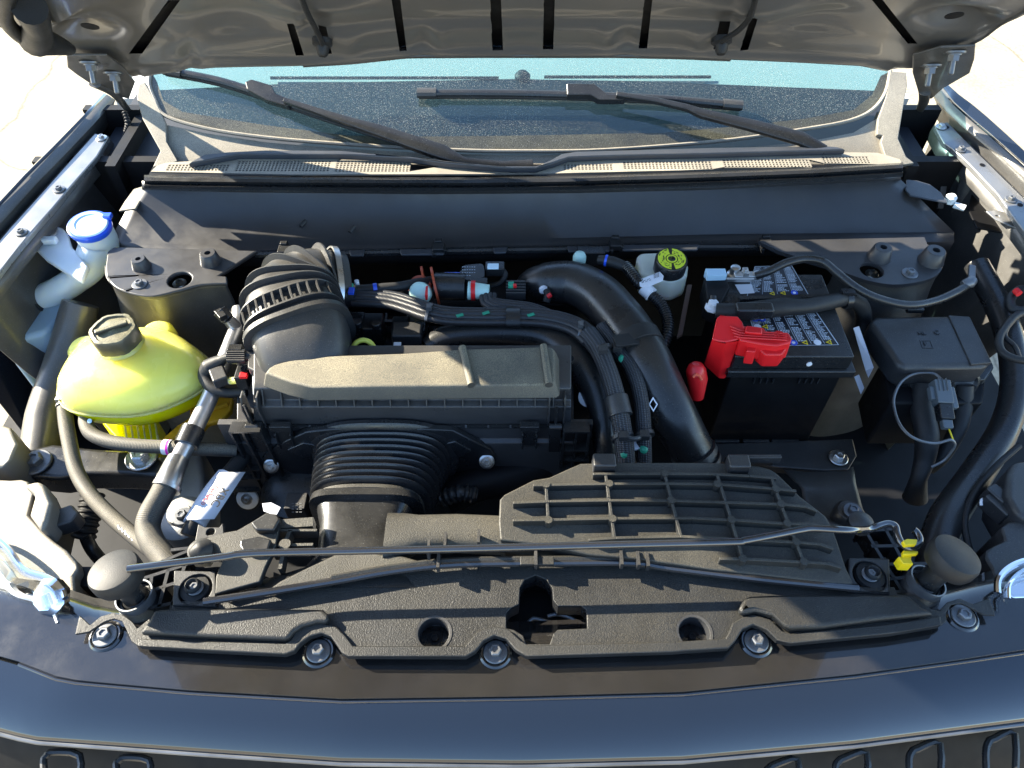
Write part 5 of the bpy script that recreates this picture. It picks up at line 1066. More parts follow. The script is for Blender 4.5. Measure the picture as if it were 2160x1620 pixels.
t, pp = hose('negative_cable', 'thick black cable arching from the battery over the right strut tower', 'cable', [(1594, 582, 1.002), (1620, 573, 1.012), (1660, 554, 1.025), (1700, 546, 1.03), (1735, 552, 1.03), (1765, 575, 1.02), (1800, 603, 1.01), (1840, 625, 1.0), (1890, 640, .99), (1930, 643, .985), (1975, 634, .98), (2015, 617, .98), (2042, 600, .98), (2052, 588, .985)], .0072, m=BLKS)
mb = MB(); mb.tube([P(2052, 590, .985), P(2046, 596, .984), P(2030, 602, .98)], [.009, .010, .008], seg=14, smooth=False); mb.box(P(2050, 575, .98), (.012, .04, .006), Matrix.Rotation(-.4, 3, 'Z')); O('cable_lug', mb, GREYB, t, bevel=.002)
# conduit across the battery
t, pp = hose('battery_conduit', 'straight black cable conduit running across the middle of the battery', 'conduit', [(1510, 655, 1.0), (1560, 658, 1.004), (1600, 654, 1.006), (1650, 648, 1.006), (1700, 646, 1.004), (1745, 638, 1.0), (1785, 630, .99), (1812, 640, .97), (1822, 670, .93), (1818, 710, .90)], [.012, .015, .0155, .0155, .013, .013, .013, .014, .014, .014], m=RUB)
mb = MB(); mb.box(P(1590, 655, 1.012), (.062, .022, .022)); O('conduit_cover', mb, BLKS, t, bevel=.005)
mb = MB(); mb.lathe([(.014, -.005), (.017, -.005), (.017, .005), (.014, .005)], P(1786, 630, .99), (1, .1, 0), seg=20); mb.box(P(1788, 618, 1.006), (.022, .012, .010)); O('conduit_clip', mb, BLKS, t)
mb = MB(); mb.rib(P(1560, 628, 1.003), P(1770, 622, 1.003), .008, .008); O('hold_down_bar', mb, BLKS, ba)
# red cover
rd = T('terminal_cover', 'bright red plastic cover over the positive battery terminal', 'terminal cover', tuple(P(1560, 730, .98)))
def PL3(t): return [P(x, y, z) for x, y, z in t]
a_top = PL3([(1512, 668, 1.035), (1520, 664, 1.036), (1556, 666, 1.036), (1566, 678, 1.034), (1574, 700, 1.025), (1560, 716, 1.02), (1530, 722, 1.02), (1502, 716, 1.02)])
a_bot = PL3([(1500, 735, .955), (1508, 728, .955), (1545, 728, .955), (1553, 734, .955), (1548, 745, .95), (1530, 800, .925), (1516, 800, .925), (1484, 770, .935)])
mb = MB(); mb.loft([a_bot, [x.lerp(y, .96) for x, y in zip(a_bot, a_top)], a_top]); O('cover_body', mb, RED, rd, bevel=.004, seg=3)
b_top = [(1556, 690), (1570, 686), (1612, 690), (1616, 697), (1664, 700), (1671, 712), (1668, 722), (1640, 728), (1600, 724), (1560, 716)]
mb = MB(); mb.prism([PL(b_top, 1.024)], (0, -.004, -.034)); O('cover_arm', mb, RED, rd, bevel=.004, seg=3)
mb = MB(); mb.prism([PL([(1603, 722), (1640, 728), (1668, 722), (1660, 735), (1650, 748), (1615, 748), (1600, 735)], 1.012)], (0, 0, -.030)); O('cover_arm', mb, RED, rd, bevel=.004, label='lower skirt of the red cover arm')
mb = MB(); mb.prism([PL([(1578, 720), (1600, 722), (1594, 742), (1574, 740)], 1.014)], (0, -.004, -.026)); O('hinge_flap', mb, RED, rd, bevel=.002)
mb = MB(); mb.prism([PL([(1574, 686), (1608, 690), (1608, 703), (1572, 700)], 1.032)], (0, 0, -.012)); O('raised_tab', mb, RED, rd, bevel=.002)
for i in range(4):
    mb = MB(); mb.tube([P(1540 + i * 3, 688 + i * 7, 1.031 - i * .0015), P(1562, 697 + i * 5, 1.027), P(1660, 704 + i * 4.5, 1.026)], .0012, seg=6, smooth=False); O('cover_ridge', mb, RED, rd)
mb = MB(); mb.lathe([(.0085, 0), (.0085, .0025), (.0065, .0025), (.0065, .0008)], P(1643, 708, 1.0245), seg=24); mb.box(P(1643, 708, 1.026), (.009, .002, .002)); mb.box(P(1643, 708, 1.026), (.002, .009, .002)); O('plus_emblem', mb, RED, rd)
mb = MB(); mb.box(P(1584, 748, .99), (.03, .006, .004)); O('clamp_edge', mb, STEEL, rd)
rs_ = T('red_boot', 'small red rubber boot hanging down by the positive cover', 'terminal boot', tuple(P(1468, 800, .93)))
mb = MB(); mb.tube([P(1468, 780, .965), P(1471, 800, .95), P(1470, 838, .915)], [.016, .0165, .011], seg=22, smooth=False); O('boot_tube', mb, RED, rs_)
mb = MB(); mb.lathe([(.0155, -.006), (.014, .004), (.009, .010), (.001, .012)], P(1469, 779, .968), (.1, .3, .9), seg=24); O('boot_dome', mb, RED, rs_)
mb = MB(); mb.tube([P(1462, 796, .968), P(1468, 790, .972), P(1476, 794, .970), P(1480, 802, .966)], .0022, seg=8); O('boot_highlight', mb, mat("orange_red_highlight", (.85, .12, .05), .4), rs_)  # orange-red bead stands for the highlight on the boot
# battery tray and metal bracket
tr = T('battery_tray', 'black battery tray with a bolted satin grey metal bracket in front', 'battery tray', tuple(P(1720, 990, .74)))
mb = MB(); mb.prism([PL([(1500, 935), (1800, 925), (1808, 960), (1790, 990), (1740, 992), (1640, 985), (1560, 975), (1500, 975)], .76)], (0, 0, -.02)); O('tray_plate', mb, BLK, tr, bevel=.003)
bolt(tr, P(1768, 966, .764), .017, STEEL)
mb = MB(); mb.box(P(1580, 972, .775), (.085, .008, .02)); O('tray_lip', mb, BLK, tr, bevel=.001)
rows = [PL([(1650, 990), (1700, 996), (1760, 994), (1800, 985)], .755), PL([(1690, 1030), (1720, 1032), (1770, 1032), (1805, 1020)], .80 - .05), PL([(1700, 1080), (1735, 1085), (1785, 1085), (1820, 1075)], .76), PL([(1740, 1100), (1760, 1112), (1800, 1118), (1840, 1110)], .80)]
solid('metal_bracket', [dens(r, 4) for r in rows], INN, tr)
mb = MB(); mb.lathe([(.024, -.02), (.024, 0), (.020, .006), (.014, .008)], P(1792, 1082, .80), seg=30); O('bracket_boss', mb, INN, tr); bolt(tr, P(1798, 1078, .812), .015, GREYB)
# white spacer label between battery and fuse box
tg = T('paper_tag', 'narrow grey white paper tag hanging beside the battery', 'tag', tuple(P(1820, 740, .93)))
mb = MB(); mb.prism([PL3([(1800, 692, .965), (1812, 688, .965), (1843, 775, .92), (1832, 797, .91), (1826, 782, .912)])], (0, .0006, -.0006)); O('tag_sheet', mb, mat("grey_paper", (.42, .42, .46), .7), tg)
mb = MB(); mb.prism([PL3([(1802, 795, .90), (1812, 790, .90), (1823, 818, .88), (1816, 832, .875)])], (0, .0006, -.0006)); O('tag_sheet', mb, MATS['grey_paper'], tg)

# ================================================================ FUSE BOX
fb = T('fuse_box', 'large black fuse box with an embossed square emblem on its lid', 'fuse box', tuple(P(1960, 720, .9)))
mb = MB(); t4 = PL([(1832, 678), (1850, 665), (2000, 663), (2046, 666), (2094, 765), (2075, 772), (1905, 775), (1890, 762)], .955)
mb.prism([t4], (0, 0, -.05)); O('box_lid', mb, BLK, fb, bevel=.010, seg=4)
mb = MB(); mb.prism([PL([(1836, 690), (2050, 680), (2098, 775), (2080, 800), (1900, 805), (1880, 790)], .915)], (0, 0, -.02)); O('box_skirt', mb, BLKS, fb, bevel=.004)
mb = MB(); mb.prism([PL([(1858, 760), (2085, 760), (2075, 850), (1880, 850)], .90)], (0, 0, -.12)); O('box_body', mb, DARK, fb, bevel=.006)
mb = MB(); mb.prism([PL([(2000, 664), (2046, 667), (2093, 764), (2048, 768)], .9575)], (0, 0, -.01)); O('lid_step', mb, BLK, fb, bevel=.002)
sq = PL([(1940, 717), (1964, 717), (1970, 734), (1946, 734)], .9558); mb = MB(); mb.prism([sq, [sum(sq, Vector()) / 4 + (p - sum(sq, Vector()) / 4) * .8 for p in sq]], (0, 0, -.0015)); O('square_emblem', mb, BLK, fb)
M = frame(P(1952, 725, .9562), (1, 0, 0), (0, 1, 0)); text('embossed_letter', 'F', .012, M, BLKS, fb, .0006); M = frame(P(1976, 701, .9562), (1, 0, 0), (0, 1, 0)); text('embossed_letter', 'C', .013, M, BLKS, fb, .0006)
M = frame(P(1945, 703, .9562), (1, 0, 0), (0, 1, 0)); text('embossed_letter', 'HL', .011, M, BLKS, fb, .0006)
for lp_, sz in ((P(1930, 654, .95), (.03, .008, .01)), (P(1928, 795, .915), (.07, .012, .02))): mb = MB(); mb.box(lp_, sz); O('box_latch', mb, BLKS, fb, bevel=.002)
for x, y, lab in ((1950, 800, 'a'), (2035, 805, 'b')):
    mb = MB(); mb.lathe([(.024, -.03), (.026, 0), (.020, .004), (.016, .0)], P(x, y, .915), (0, -.8, .6), seg=28); O('conduit_gland', mb, BLKS, fb)
t, pp = hose('fuse_box_loom', 'taped wiring loom dropping from the fuse box, thick and black', 'wiring loom', [(1948, 812, .91), (1945, 860, .89), (1955, 920, .87), (1950, 970, .84), (1938, 1010, .82), (1930, 1050, .78)], [.016, .018, .019, .016, .013, .020], m=RUB)
t, pp = hose('fuse_box_loom', 'second taped wiring loom, nearer the apron, dropping from the fuse box', 'wiring loom', [(2035, 812, .91), (2030, 860, .88), (2020, 905, .86), (1990, 960, .83), (1960, 990, .80)], [.014, .016, .014, .012, .010], m=RUB)
gc = T('loom_connector', 'grey plastic connector in front of the fuse box with a yellow wire', 'connector', tuple(P(1995, 860, .92)))
d0, d1 = P(1981, 805, .945), P(1998, 905, .92)
CG = mat("grey_connector_plastic", (0.10, 0.115, 0.125), 0.4)
def seg_(a, b, w1, w2, m, n): q = (b - a).normalized(); s1 = q.cross(Vector((0, 0, 1))).normalized(); u1 = s1.cross(q); mb = MB(); mb.loft([[a + s1 * sx * w1 + u1 * sy * w2 for sx, sy in ((-1, -1), (1, -1), (1, 1), (-1, 1))], [b + s1 * sx * w1 + u1 * sy * w2 for sx, sy in ((-1, -1), (1, -1), (1, 1), (-1, 1))]]); return O(n, mb, m, gc, bevel=.002)
seg_(d0, d0.lerp(d1, .5), .013, .011, CG, 'plug_half'); seg_(d0.lerp(d1, .5), d0.lerp(d1, .82), .011, .009, BLKS, 'plug_half'); seg_(d0.lerp(d1, .82), d1, .008, .006, CG, 'plug_end')
seg_(d0.lerp(d1, .12) + Vector((-.016, 0, 0)), d0.lerp(d1, .4) + Vector((-.016, 0, 0)), .004, .006, CG, 'side_lock'); seg_(d0.lerp(d1, .15) + Vector((.014, 0, .002)), d0.lerp(d1, .6) + Vector((.016, 0, .002)), .005, .006, CG, 'side_lock')
for k in range(3): seg_(d0.lerp(d1, .02) + Vector((-.007 + .006 * k, 0, .011)), d0.lerp(d1, .3) + Vector((-.007 + .006 * k, 0, .011)), .0012, .002, CG, 'plug_ridge')
mb = MB(); mb.tube([P(2002, 905, .92), P(2007, 918, .918), P(2012, 932, .91)], .0013, seg=6); O('yellow_wire', mb, YEL, gc)
wl = T('loose_wire', 'thin grey wire making an open loop around the grey connector', 'wire', tuple(P(1940, 860, .93)))
loop = [(1985, 800), (1972, 789), (1948, 786), (1920, 792), (1898, 810), (1886, 838), (1887, 865), (1898, 895), (1918, 918), (1945, 931), (1975, 935), (2005, 928), (2014, 938), (2005, 955), (1990, 972), (1965, 985)]
mb = MB(); mb.tube([P(x, y, .94 - (0 if y < 925 else (y - 925) * .0009)) for x, y in loop], .0022, seg=8); O('wire_strand', mb, MATS['bright_lamp_chrome'] if 0 else GREYB, wl)
# right edge wiring
we = T('edge_loom', 'tangled taped wiring with a red end at the right edge of the bay', 'wiring loom', tuple(P(2140, 680, .95)))
for pts, r_ in (([(2180, 610), (2150, 612), (2132, 630), (2134, 650), (2155, 655), (2180, 650)], .008), ([(2185, 655), (2150, 662), (2125, 685), (2108, 715), (2112, 740), (2135, 755), (2170, 762)], .0065), ([(2125, 690), (2120, 710), (2140, 730), (2150, 755)], .004)):
    mb = MB(); mb.tube([P(x, y, .97) for x, y in pts], r_, seg=12); O('loom_branch', mb, RUB, we)
mb = MB(); mb.cyl(P(2142, 612, .985), P(2150, 620, .985), .006, 10); O('red_sleeve', mb, RED, we)
mb = MB(); mb.prism([PL([(2105, 690), (2130, 680), (2180, 760), (2180, 830), (2150, 800)], .90)], (0, 0, -.02)); O('loom_bracket', mb, INN, we, bevel=.003)
wc = T('harness_clip', 'small white hooked clip beside the right headlamp', 'clip', tuple(P(2078, 1055, .9)))
mb = MB(); mb.tube([P(2070, 1066, .90), P(2070, 1056, .902), P(2077, 1052, .903), P(2085, 1056, .902), P(2086, 1066, .90)], .0022, seg=8, sub=4); O('hook', mb, PAPER, wc)
hb = T('headlamp_loom', 'black plug and loom behind the right headlamp', 'connector', tuple(P(2120, 1060, .9)))
mb = MB(); mb.box(P(2115, 1062, .90), (.05, .04, .03), Matrix.Rotation(.5, 3, 'Z')); mb.box(P(2098, 1050, .905), (.02, .03, .03), Matrix.Rotation(.5, 3, 'Z')); O('plug_body', mb, BLK, hb, bevel=.003)
mb = MB(); mb.tube([P(2150, 940, .90), P(2100, 985, .89), P(2055, 1040, .88), P(2035, 1100, .87), P(2045, 1160, .86)], .005, seg=10); O('loom_branch', mb, RUB, hb)

# ================================================================ BRAKE FLUID RESERVOIR
br = T('brake_reservoir', 'cream brake fluid reservoir with a black and yellow printed cap', 'brake fluid reservoir', tuple(P(1400, 590, .97)))
mb = MB(); mb.prism([PL([(1342, 540), (1352, 532), (1400, 530), (1445, 545), (1453, 560), (1450, 582), (1420, 592), (1380, 590), (1350, 580)], .985)], (0, 0, -.045)); O('reservoir_shell', mb, CREAM, br, bevel=.008, seg=4)
mb = MB(); mb.prism([PL([(1358, 570), (1450, 572), (1446, 600), (1420, 612), (1385, 610), (1362, 596)], .953)], (0, 0, -.03)); O('reservoir_base', mb, CREAM, br, bevel=.008, seg=3)
c = P(1417, 546, 1.015); d = Vector((.0, -.12, 1)).normalized()
mb = MB(); mb.lathe([(.0255, -.030), (.0285, -.026), (.0285, -.003), (.0265, 0), (.001, 0)], c, d, seg=36); cp = O('screw_cap', mb, BLKS, br)
q = d.to_track_quat('Z', 'Y')
def cseg(r0, r1, a0, a1, h): n = 8; pts = [c + q @ Vector((math.cos(a0 + (a1 - a0) * i / n) * r1, math.sin(a0 + (a1 - a0) * i / n) * r1, h)) for i in range(n + 1)] + [c + q @ Vector((math.cos(a1 - (a1 - a0) * i / n) * r0, math.sin(a1 - (a1 - a0) * i / n) * r0, h)) for i in range(n + 1)]; return pts
for a0, a1 in ((-80, 82), (100, 262)):
    mb = MB(); mb.prism([cseg(.011, .0245, R(a0), R(a1), .0007)], -d * .0005); O('yellow_print', mb, YLG, cp)
mb = MB(); mb.lathe([(.0092, .0002), (.0092, .0008)], c, d, seg=24); O('yellow_print', mb, YLG, cp)
mb = MB(); mb.lathe([(.0058, .0008), (.0062, .0010), (.0066, .0008)], c, d, seg=24); O('ring_print', mb, INK, cp)
tm = MB(); rn = random.Random(4)
for k in range(44):
    a = rn.uniform(0, 2 * PI); r0 = rn.uniform(.012, .022); l = rn.uniform(.1, .34)
    tm.prism([cseg(r0, r0 + .0011, a, a + l, .0010)], -d * .0002)
O('ring_print', tm, INK, cp, label='small black lettering around the cap')
ws_ = T('sensor_hose', 'corrugated black sensor loom with a white paper flag by the brake reservoir', 'wiring loom', tuple(P(1370, 620, .98)))
mb = MB(); mb.tube([P(1318, 560, 1.0), P(1332, 575, 1.0), P(1348, 598, .995), P(1372, 620, .985), P(1396, 645, .975), P(1408, 675, .965), P(1407, 705, .955), P(1395, 735, .94), P(1378, 760, .92)], .0085, seg=18, rib=(.0045, .0018)); O('corrugated_tube', mb, BLKS, ws_)
mb = MB(); mb.tube([P(1262, 548, 1.0), P(1290, 552, 1.003), P(1318, 562, 1.0)], [.008, .010, .009], seg=14); O('taped_lead', mb, RUB, ws_)
mb = MB(); mb.cyl(P(1276, 549, 1.002), P(1281, 550, 1.002), .0108, 18); O('blue_band', mb, BLU, ws_)
mb = MB(); mb.cyl(P(1358, 607, .99), P(1374, 622, .986), .0125, 20); O('paper_flag', mb, PAPER, ws_)
mb = MB(); mb.prism([PL([(1348, 590), (1392, 573), (1400, 582), (1398, 592), (1362, 607), (1350, 604)], 1.003)], (0, 0, -.0006)); O('paper_flag', mb, PAPER, ws_, label='flat end of the paper flag')
pm = MB()
for i in range(14):
    pm.box(P(1352 + i * 1.5 + (i % 3), 594 - i * .5 + (i % 2) * 3, 1.0034), (.0014, .0010, .0002))
for i in range(16): pm.box(P(1380 + (i % 4) * 3, 579 + (i // 4) * 2.4 - (i % 4), 1.0034), (.0016, .0012, .0002))
O('flag_print', pm, INK, ws_)
mc = T('servo_fitting', 'white round plug and black bracket behind the top of the big charge pipe', 'fitting', tuple(P(1222, 545, .97)))
mb = MB(); mb.lathe([(.012, 0), (.012, .010), (.009, .016), (.002, .018)], P(1222, 550, .985), seg=20); O('round_plug', mb, MATS['pale_mint_plastic'], mc)
mb = MB(); mb.box(P(1245, 540, .97), (.05, .02, .03)); O('fitting_bracket', mb, BLKS, mc, bevel=.002)
mb = MB(); mb.prism([PL3([(1450, 600, .97), (1460, 600, .97), (1440, 705, .93), (1428, 712, .93)])], (0, 0, -.006)); O('slotted_strip', mb, mat("brown_strip", (.13, .08, .06), .5), mc, bevel=.001)

# ================================================================ CHARGE PIPE, DUCT, BRAIDED HOSES
cpz = T('charge_pipe', 'fat glossy black charge pipe arching across the bay down to the right of the bellows', 'charge pipe', tuple(P(1350, 720, .97)))
cpp = [(1100, 640, .90), (1122, 605, .945), (1148, 597, .96), (1175, 596, .965), (1215, 600, .97), (1262, 625, .975), (1300, 665, .975), (1330, 705, .975), (1362, 760, .970), (1392, 820, .955), (1422, 880, .93), (1455, 940, .89), (1478, 985, .855)]
mb = MB(); mb.tube([P(*t) for t in cpp], [.026, .030, .035, .038, .040, .041, .041, .041, .041, .039, .037, .035, .034], seg=40); O('pipe_body', mb, BLKS, cpz)
mb = MB(); mb.tube([P(1338, 716, .976), P(1352, 742, .974)], .0425, seg=40, smooth=False); O('pipe_sleeve', mb, RUB, cpz, bevel=.001)
mb = MB(); mb.prism([PL([(1292, 706), (1340, 700), (1350, 724), (1300, 730)], 1.012)], (0, 0, -.004)); O('pipe_tab', mb, RUB, cpz, bevel=.001)
mb = MB(); mb.lathe([(.034, -.004), (.0375, -.004), (.0375, .006), (.034, .006)], P(1464, 956, .881), P(*cpp[-1]) - P(*cpp[-2]), seg=36); mb.lathe([(.034, -.003), (.0368, -.003), (.0368, .003), (.034, .003)], P(1474, 975, .866), P(*cpp[-1]) - P(*cpp[-2]), seg=36); O('pipe_clamp', mb, BLK, cpz)
c = P(1378, 853, .972) ; mb = MB(); mb.prism([[c + Vector((0, .010, .006)), c + Vector((.007, 0, 0)), c + Vector((0, -.010, -.006)), c + Vector((-.007, 0, 0))], [c + Vector((0, .007, .0042)), c + Vector((.005, 0, 0)), c + Vector((0, -.007, -.0042)), c + Vector((-.005, 0, 0))]], (0, .0004, -.0008)); O('diamond_mark', mb, PAPER, cpz)
dc = T('breather_duct', 'satin black duct curving down beside the braided hoses', 'duct', tuple(P(1150, 720, .96)))
dp = [(905, 735, .94), (935, 715, .95), (985, 706, .955), (1060, 703, .955), (1120, 706, .955), (1165, 718, .955), (1200, 742, .955), (1228, 775, .95), (1252, 815, .94), (1268, 860, .925), (1275, 910, .905), (1280, 965, .87)]
mb = MB(); mb.tube([P(*t) for t in dp], [.020, .022, .022, .022, .024, .026, .027, .027, .025, .022, .020, .020], seg=32); O('duct_body', mb, BLKS, dc)
for x, y, z in ((1203, 756, .984), (1226, 738, .975)):
    mb = MB(); mb.lathe([(.0055, 0), (.0055, .0012), (.001, .0012)], P(x, y, z), (.1, -.5, .85), seg=18); O('duct_hole', mb, DARK, dc)
def braid(name, label_, pts, offs, r_, m, marks):
    pp = [P(*t) for t in pts]; t = T(name, label_, 'hose', tuple(pp[len(pp) // 2])); N = len(pp)
    for (a, b2) in offs:
        q = []
        for i, p in enumerate(pp):
            tg_ = (pp[min(i + 1, N - 1)] - pp[max(i - 1, 0)]).normalized(); sd = tg_.cross(Vector((0, 0, 1))).normalized(); q.append(p + sd * a + Vector((0, 0, b2)))
        mb = MB(); mb.tube(q, r_, seg=14); O('hose_strand', mb, m, t)
    return t, pp
s4 = [(-.0135, 0), (-.0045, .003), (.0045, .003), (.0135, 0)]
t, pp = braid('braided_hose', 'flat bundle of braided black hoses running from the red plug to the front', [(748, 628, .985), (790, 629, .99), (830, 634, .99), (870, 646, .99), (905, 658, .99), (945, 666, .99), (1010, 668, .99), (1080, 668, .99), (1140, 670, .99), (1185, 678, .99), (1220, 692, .99), (1248, 715, .992)], s4, .0062, STK, 0)
mb = MB(); mb.tube([P(1068, 668, .992), P(1097, 668, .992)], .021, seg=16, smooth=False, oval=(1, .5)); O('clear_tube_clip', mb, BLKS, t)
for x, y in ((905, 658), (1225, 695)): 
    mb = MB(); mb.tube([P(x - 3, y, .992), P(x + 3, y + 1, .992)], .020, seg=14, smooth=False, oval=(1, .52)); mb.box(P(x, y - 10, 1.006), (.008, .010, .008)); O('cable_tie', mb, GREYB, t)
for x, y in ((970, 665), (1025, 660), (1120, 664)): mb = MB(); mb.box(P(x, y, 1.0), (.012, .006, .001), Matrix.Rotation(.4, 3, 'Z')); O('green_mark', mb, GRNP, t)
fr = [(1240, 706, .992), (1262, 735, .995), (1278, 770, .995), (1292, 810, .990), (1302, 850, .982), (1310, 890, .97), (1316, 930, .955), (1320, 975, .93)]
mb = MB(); mb.tube([P(*q_) for q_ in fr], [.017, .0155, .0145, .0145, .0145, .0145, .0145, .0145], seg=24); O('braided_sleeve', mb, BRD, t)
fr2 = [(1268, 690, .985), (1290, 720, .985), (1305, 742, .985), (1330, 772, .985), (1345, 810, .980), (1353, 850, .97), (1357, 890, .96), (1358, 930, .945), (1359, 975, .92)]
t2 = T('braided_hose', 'single braided hose just right of the flat hose bundle', 'hose', tuple(P(1340, 800, .98)))
mb = MB(); mb.tube([P(*q_) for q_ in fr2], .0118, seg=22); O('braided_sleeve', mb, BRD, t2)
mb = MB(); mb.tube([P(1299, 838, .984), P(1309, 878, .974)], .0185, seg=26, smooth=False); O('clear_tube_clip', mb, BLK, t, bevel=.001)
for tt, x, y, z in ((t, 1278, 752, 1.0), (t, 1296, 805, .998), (t, 1311, 888, .982), (t, 1317, 958, .955), (t2, 1312, 757, .997), (t2, 1340, 803, .992), (t2, 1352, 882, .972), (t2, 1357, 948, .95)):
    mb = MB(); mb.lathe([(.004, -.004), (.006, .002), (.0065, .004), (.003, .0065)], P(x, y, z - .008), (0, -.55, .83), seg=12); O('green_mark', mb, GRNP, tt)
for x, y, z, tt in ((1270, 740, .995, t), (1313, 922, .957, t), (1300, 735, .985, t2), (1357, 920, .95, t2)):
    mb = MB(); mb.lathe([(.0155, -.003), (.0175, -.003), (.0175, .003), (.0155, .003)], P(x, y, z), (.25, -.9, -.2), seg=22); mb.box(P(x + 2, y - 2, z + .018), (.014, .012, .010)); O('cable_tie', mb, BLK, tt)
mb = MB(); mb.tube([P(1316, 922, .975), P(1340, 926, .972), P(1356, 918, .965)], .004, seg=8); O('tie_bridge', mb, BLK, t2)
tb = braid('braided_hose', 'short combed hose bundle curling from the white and red quick connector', [(1030, 622, .985), (1032, 636, .985), (1050, 644, .985), (1085, 648, .985), (1115, 652, .985), (1150, 664, .985), (1185, 680, .982)], [(-.010, 0), (-.003, .002), (.004, .002), (.011, 0)], .005, STK, 0)
# ---- connectors and small parts behind
rk = T('red_plug', 'black ribbed loom end plug with a red and green lock', 'connector', tuple(P(728, 624, .98)))
mb = MB(); mb.cyl(P(720, 625, .985), P(752, 626, .987), .019, 22, .016); O('plug_body', mb, BLKS, rk); mb = MB(); mb.box(P(720, 630, .988), (.010, .034, .024)); O('red_lock', mb, RED, rk, bevel=.003)
mb = MB(); mb.box(P(734, 606, .998), (.018, .012, .010)); O('green_lock', mb, GRNP, rk, bevel=.001); mb = MB(); mb.box(P(741, 614, 1.004), (.010, .014, .006)); O('blue_lock', mb, BLU, rk, bevel=.001)
mb = MB(); mb.tube([P(752, 612, .99), P(800, 608, .992), P(840, 605, .99), P(880, 597, .985), P(910, 592, .98)], .0085, seg=14); O('taped_lead', mb, RUB, rk)
mb = MB(); mb.cyl(P(788, 609, .992), P(796, 608, .992), .0095, 14); O('blue_band', mb, BLU, rk); mb = MB(); mb.cyl(P(754, 602, .99), P(752, 592, 1.0), .004, 10); O('white_stub', mb, PAPER, rk)
wr = T('quick_connector', 'white quick connector with an orange disc behind it', 'connector', tuple(P(885, 615, .98)))
mb = MB(); mb.lathe([(.019, -.01), (.019, .004), (.015, .008), (.002, .009)], P(886, 618, .985), (-.2, -.7, .7), seg=28); O('connector_body', mb, MINT, wr)
mb = MB(); mb.lathe([(.021, -.004), (.021, .002)], P(886, 606, .975), (-.2, -.7, .7), seg=30); O('orange_disc', mb, ORB, wr); mb = MB(); mb.box(P(900, 618, .993), (.004, .024, .012)); O('red_lock', mb, RED, wr, bevel=.001)
vk = T('vapour_canister', 'black cylindrical purge valve with rust orange end discs', 'purge valve', tuple(P(950, 605, .97)))
mb = MB(); mb.cyl(P(918, 603, .975), P(982, 605, .975), .024, 32); O('valve_body', mb, BLKS, vk); mb = MB(); mb.lathe([(.034, -.002), (.034, .002)], P(918, 603, .975), (1, .2, .1), seg=32); O('orange_disc', mb, ORB, vk); mb = MB(); mb.lathe([(.026, -.002), (.026, .002)], P(895, 592, .97), (1, .2, .1), seg=32); O('orange_disc', mb, ORB, vk)
mb = MB(); mb.box(P(955, 580, .99), (.03, .01, .004)); O('blue_lead', mb, BLU, vk)
sn = T('pressure_sensor', 'flat round black sensor with small white printing', 'sensor', tuple(P(998, 572, .985)))
mb = MB(); mb.prism([PL(smoothpx([(970, 570), (978, 560), (998, 557), (1018, 557), (1022, 574), (1018, 585), (985, 590), (972, 582), (970, 570)], 3)[:-1], .995)], (0, 0, -.012)); O('sensor_body', mb, BLKS, sn, bevel=.002)
pm = MB()
for i in range(22): pm.box(P(976 + (i % 6) * 5, 563 + (i // 6) * 6, .9954), (.0022, .0012, .0002))
O('sensor_print', pm, LABW, sn)
wb = T('white_plug', 'black plug with a white square face behind the charge pipe', 'connector', tuple(P(1042, 564, .99)))
mb = MB(); mb.box(P(1044, 567, .985), (.034, .022, .018)); O('plug_body', mb, BLKS, wb, bevel=.002); mb = MB(); mb.box(P(1040, 562, .9955), (.020, .014, .003)); O('white_face', mb, mat("pale_blue_face", (.62, .78, .84), .5), wb, bevel=.001)
mb = MB(); mb.tube([P(1058, 568, .985), P(1066, 580, .98), P(1055, 597, .97), P(1030, 605, .965)], .005, seg=10); O('lead', mb, RUB, wb)
qr = T('quick_connector', 'white and red quick connector feeding the combed hoses', 'connector', tuple(P(1010, 614, .98)))
mb = MB(); mb.cyl(P(988, 613, .985), P(1032, 615, .985), .0165, 24, .012); O('connector_body', mb, MINT, qr); mb = MB(); mb.cyl(P(994, 613, .985), P(1003, 613, .985), .0175, 24); O('red_lock', mb, RED, qr)
mb = MB(); mb.box(P(1010, 596, .99), (.03, .014, .012)); O('black_clip', mb, BLKS, qr, bevel=.002)
gr = T('injector_connector', 'black finned connector with green and red tabs', 'connector', tuple(P(1085, 608, .975)))
for i in range(5): mb = MB(); mb.box(P(1088, 600 + i * 6, .985 - .002 * i), (.034, .003, .016)); O('plug_fin', mb, BLK, gr, bevel=.0005)
mb = MB(); mb.box(P(1088, 612, .972), (.028, .035, .018)); O('plug_body', mb, BLKS, gr, bevel=.002); mb = MB(); mb.box(P(1078, 601, .996), (.010, .012, .006)); O('green_tab', mb, GRNP, gr, bevel=.001); mb = MB(); mb.box(P(1086, 603, .997), (.006, .006, .006)); O('red_tab', mb, RED, gr, bevel=.001)
rg_ = T('small_red_lead', 'small black lead with red and white bands under the charge pipe arch', 'wire', tuple(P(1152, 620, .96)))
mb = MB(); mb.tube([P(1145, 605, .975), P(1156, 618, .975), P(1152, 638, .965)], .007, seg=12); O('lead_body', mb, RUB, rg_); mb = MB(); mb.cyl(P(1155, 626, .978), P(1163, 621, .982), .004, 10); O('red_band', mb, RED, rg_); mb = MB(); mb.cyl(P(1146, 609, .978), P(1147, 613, .978), .008, 12); O('white_band', mb, PAPER, rg_)
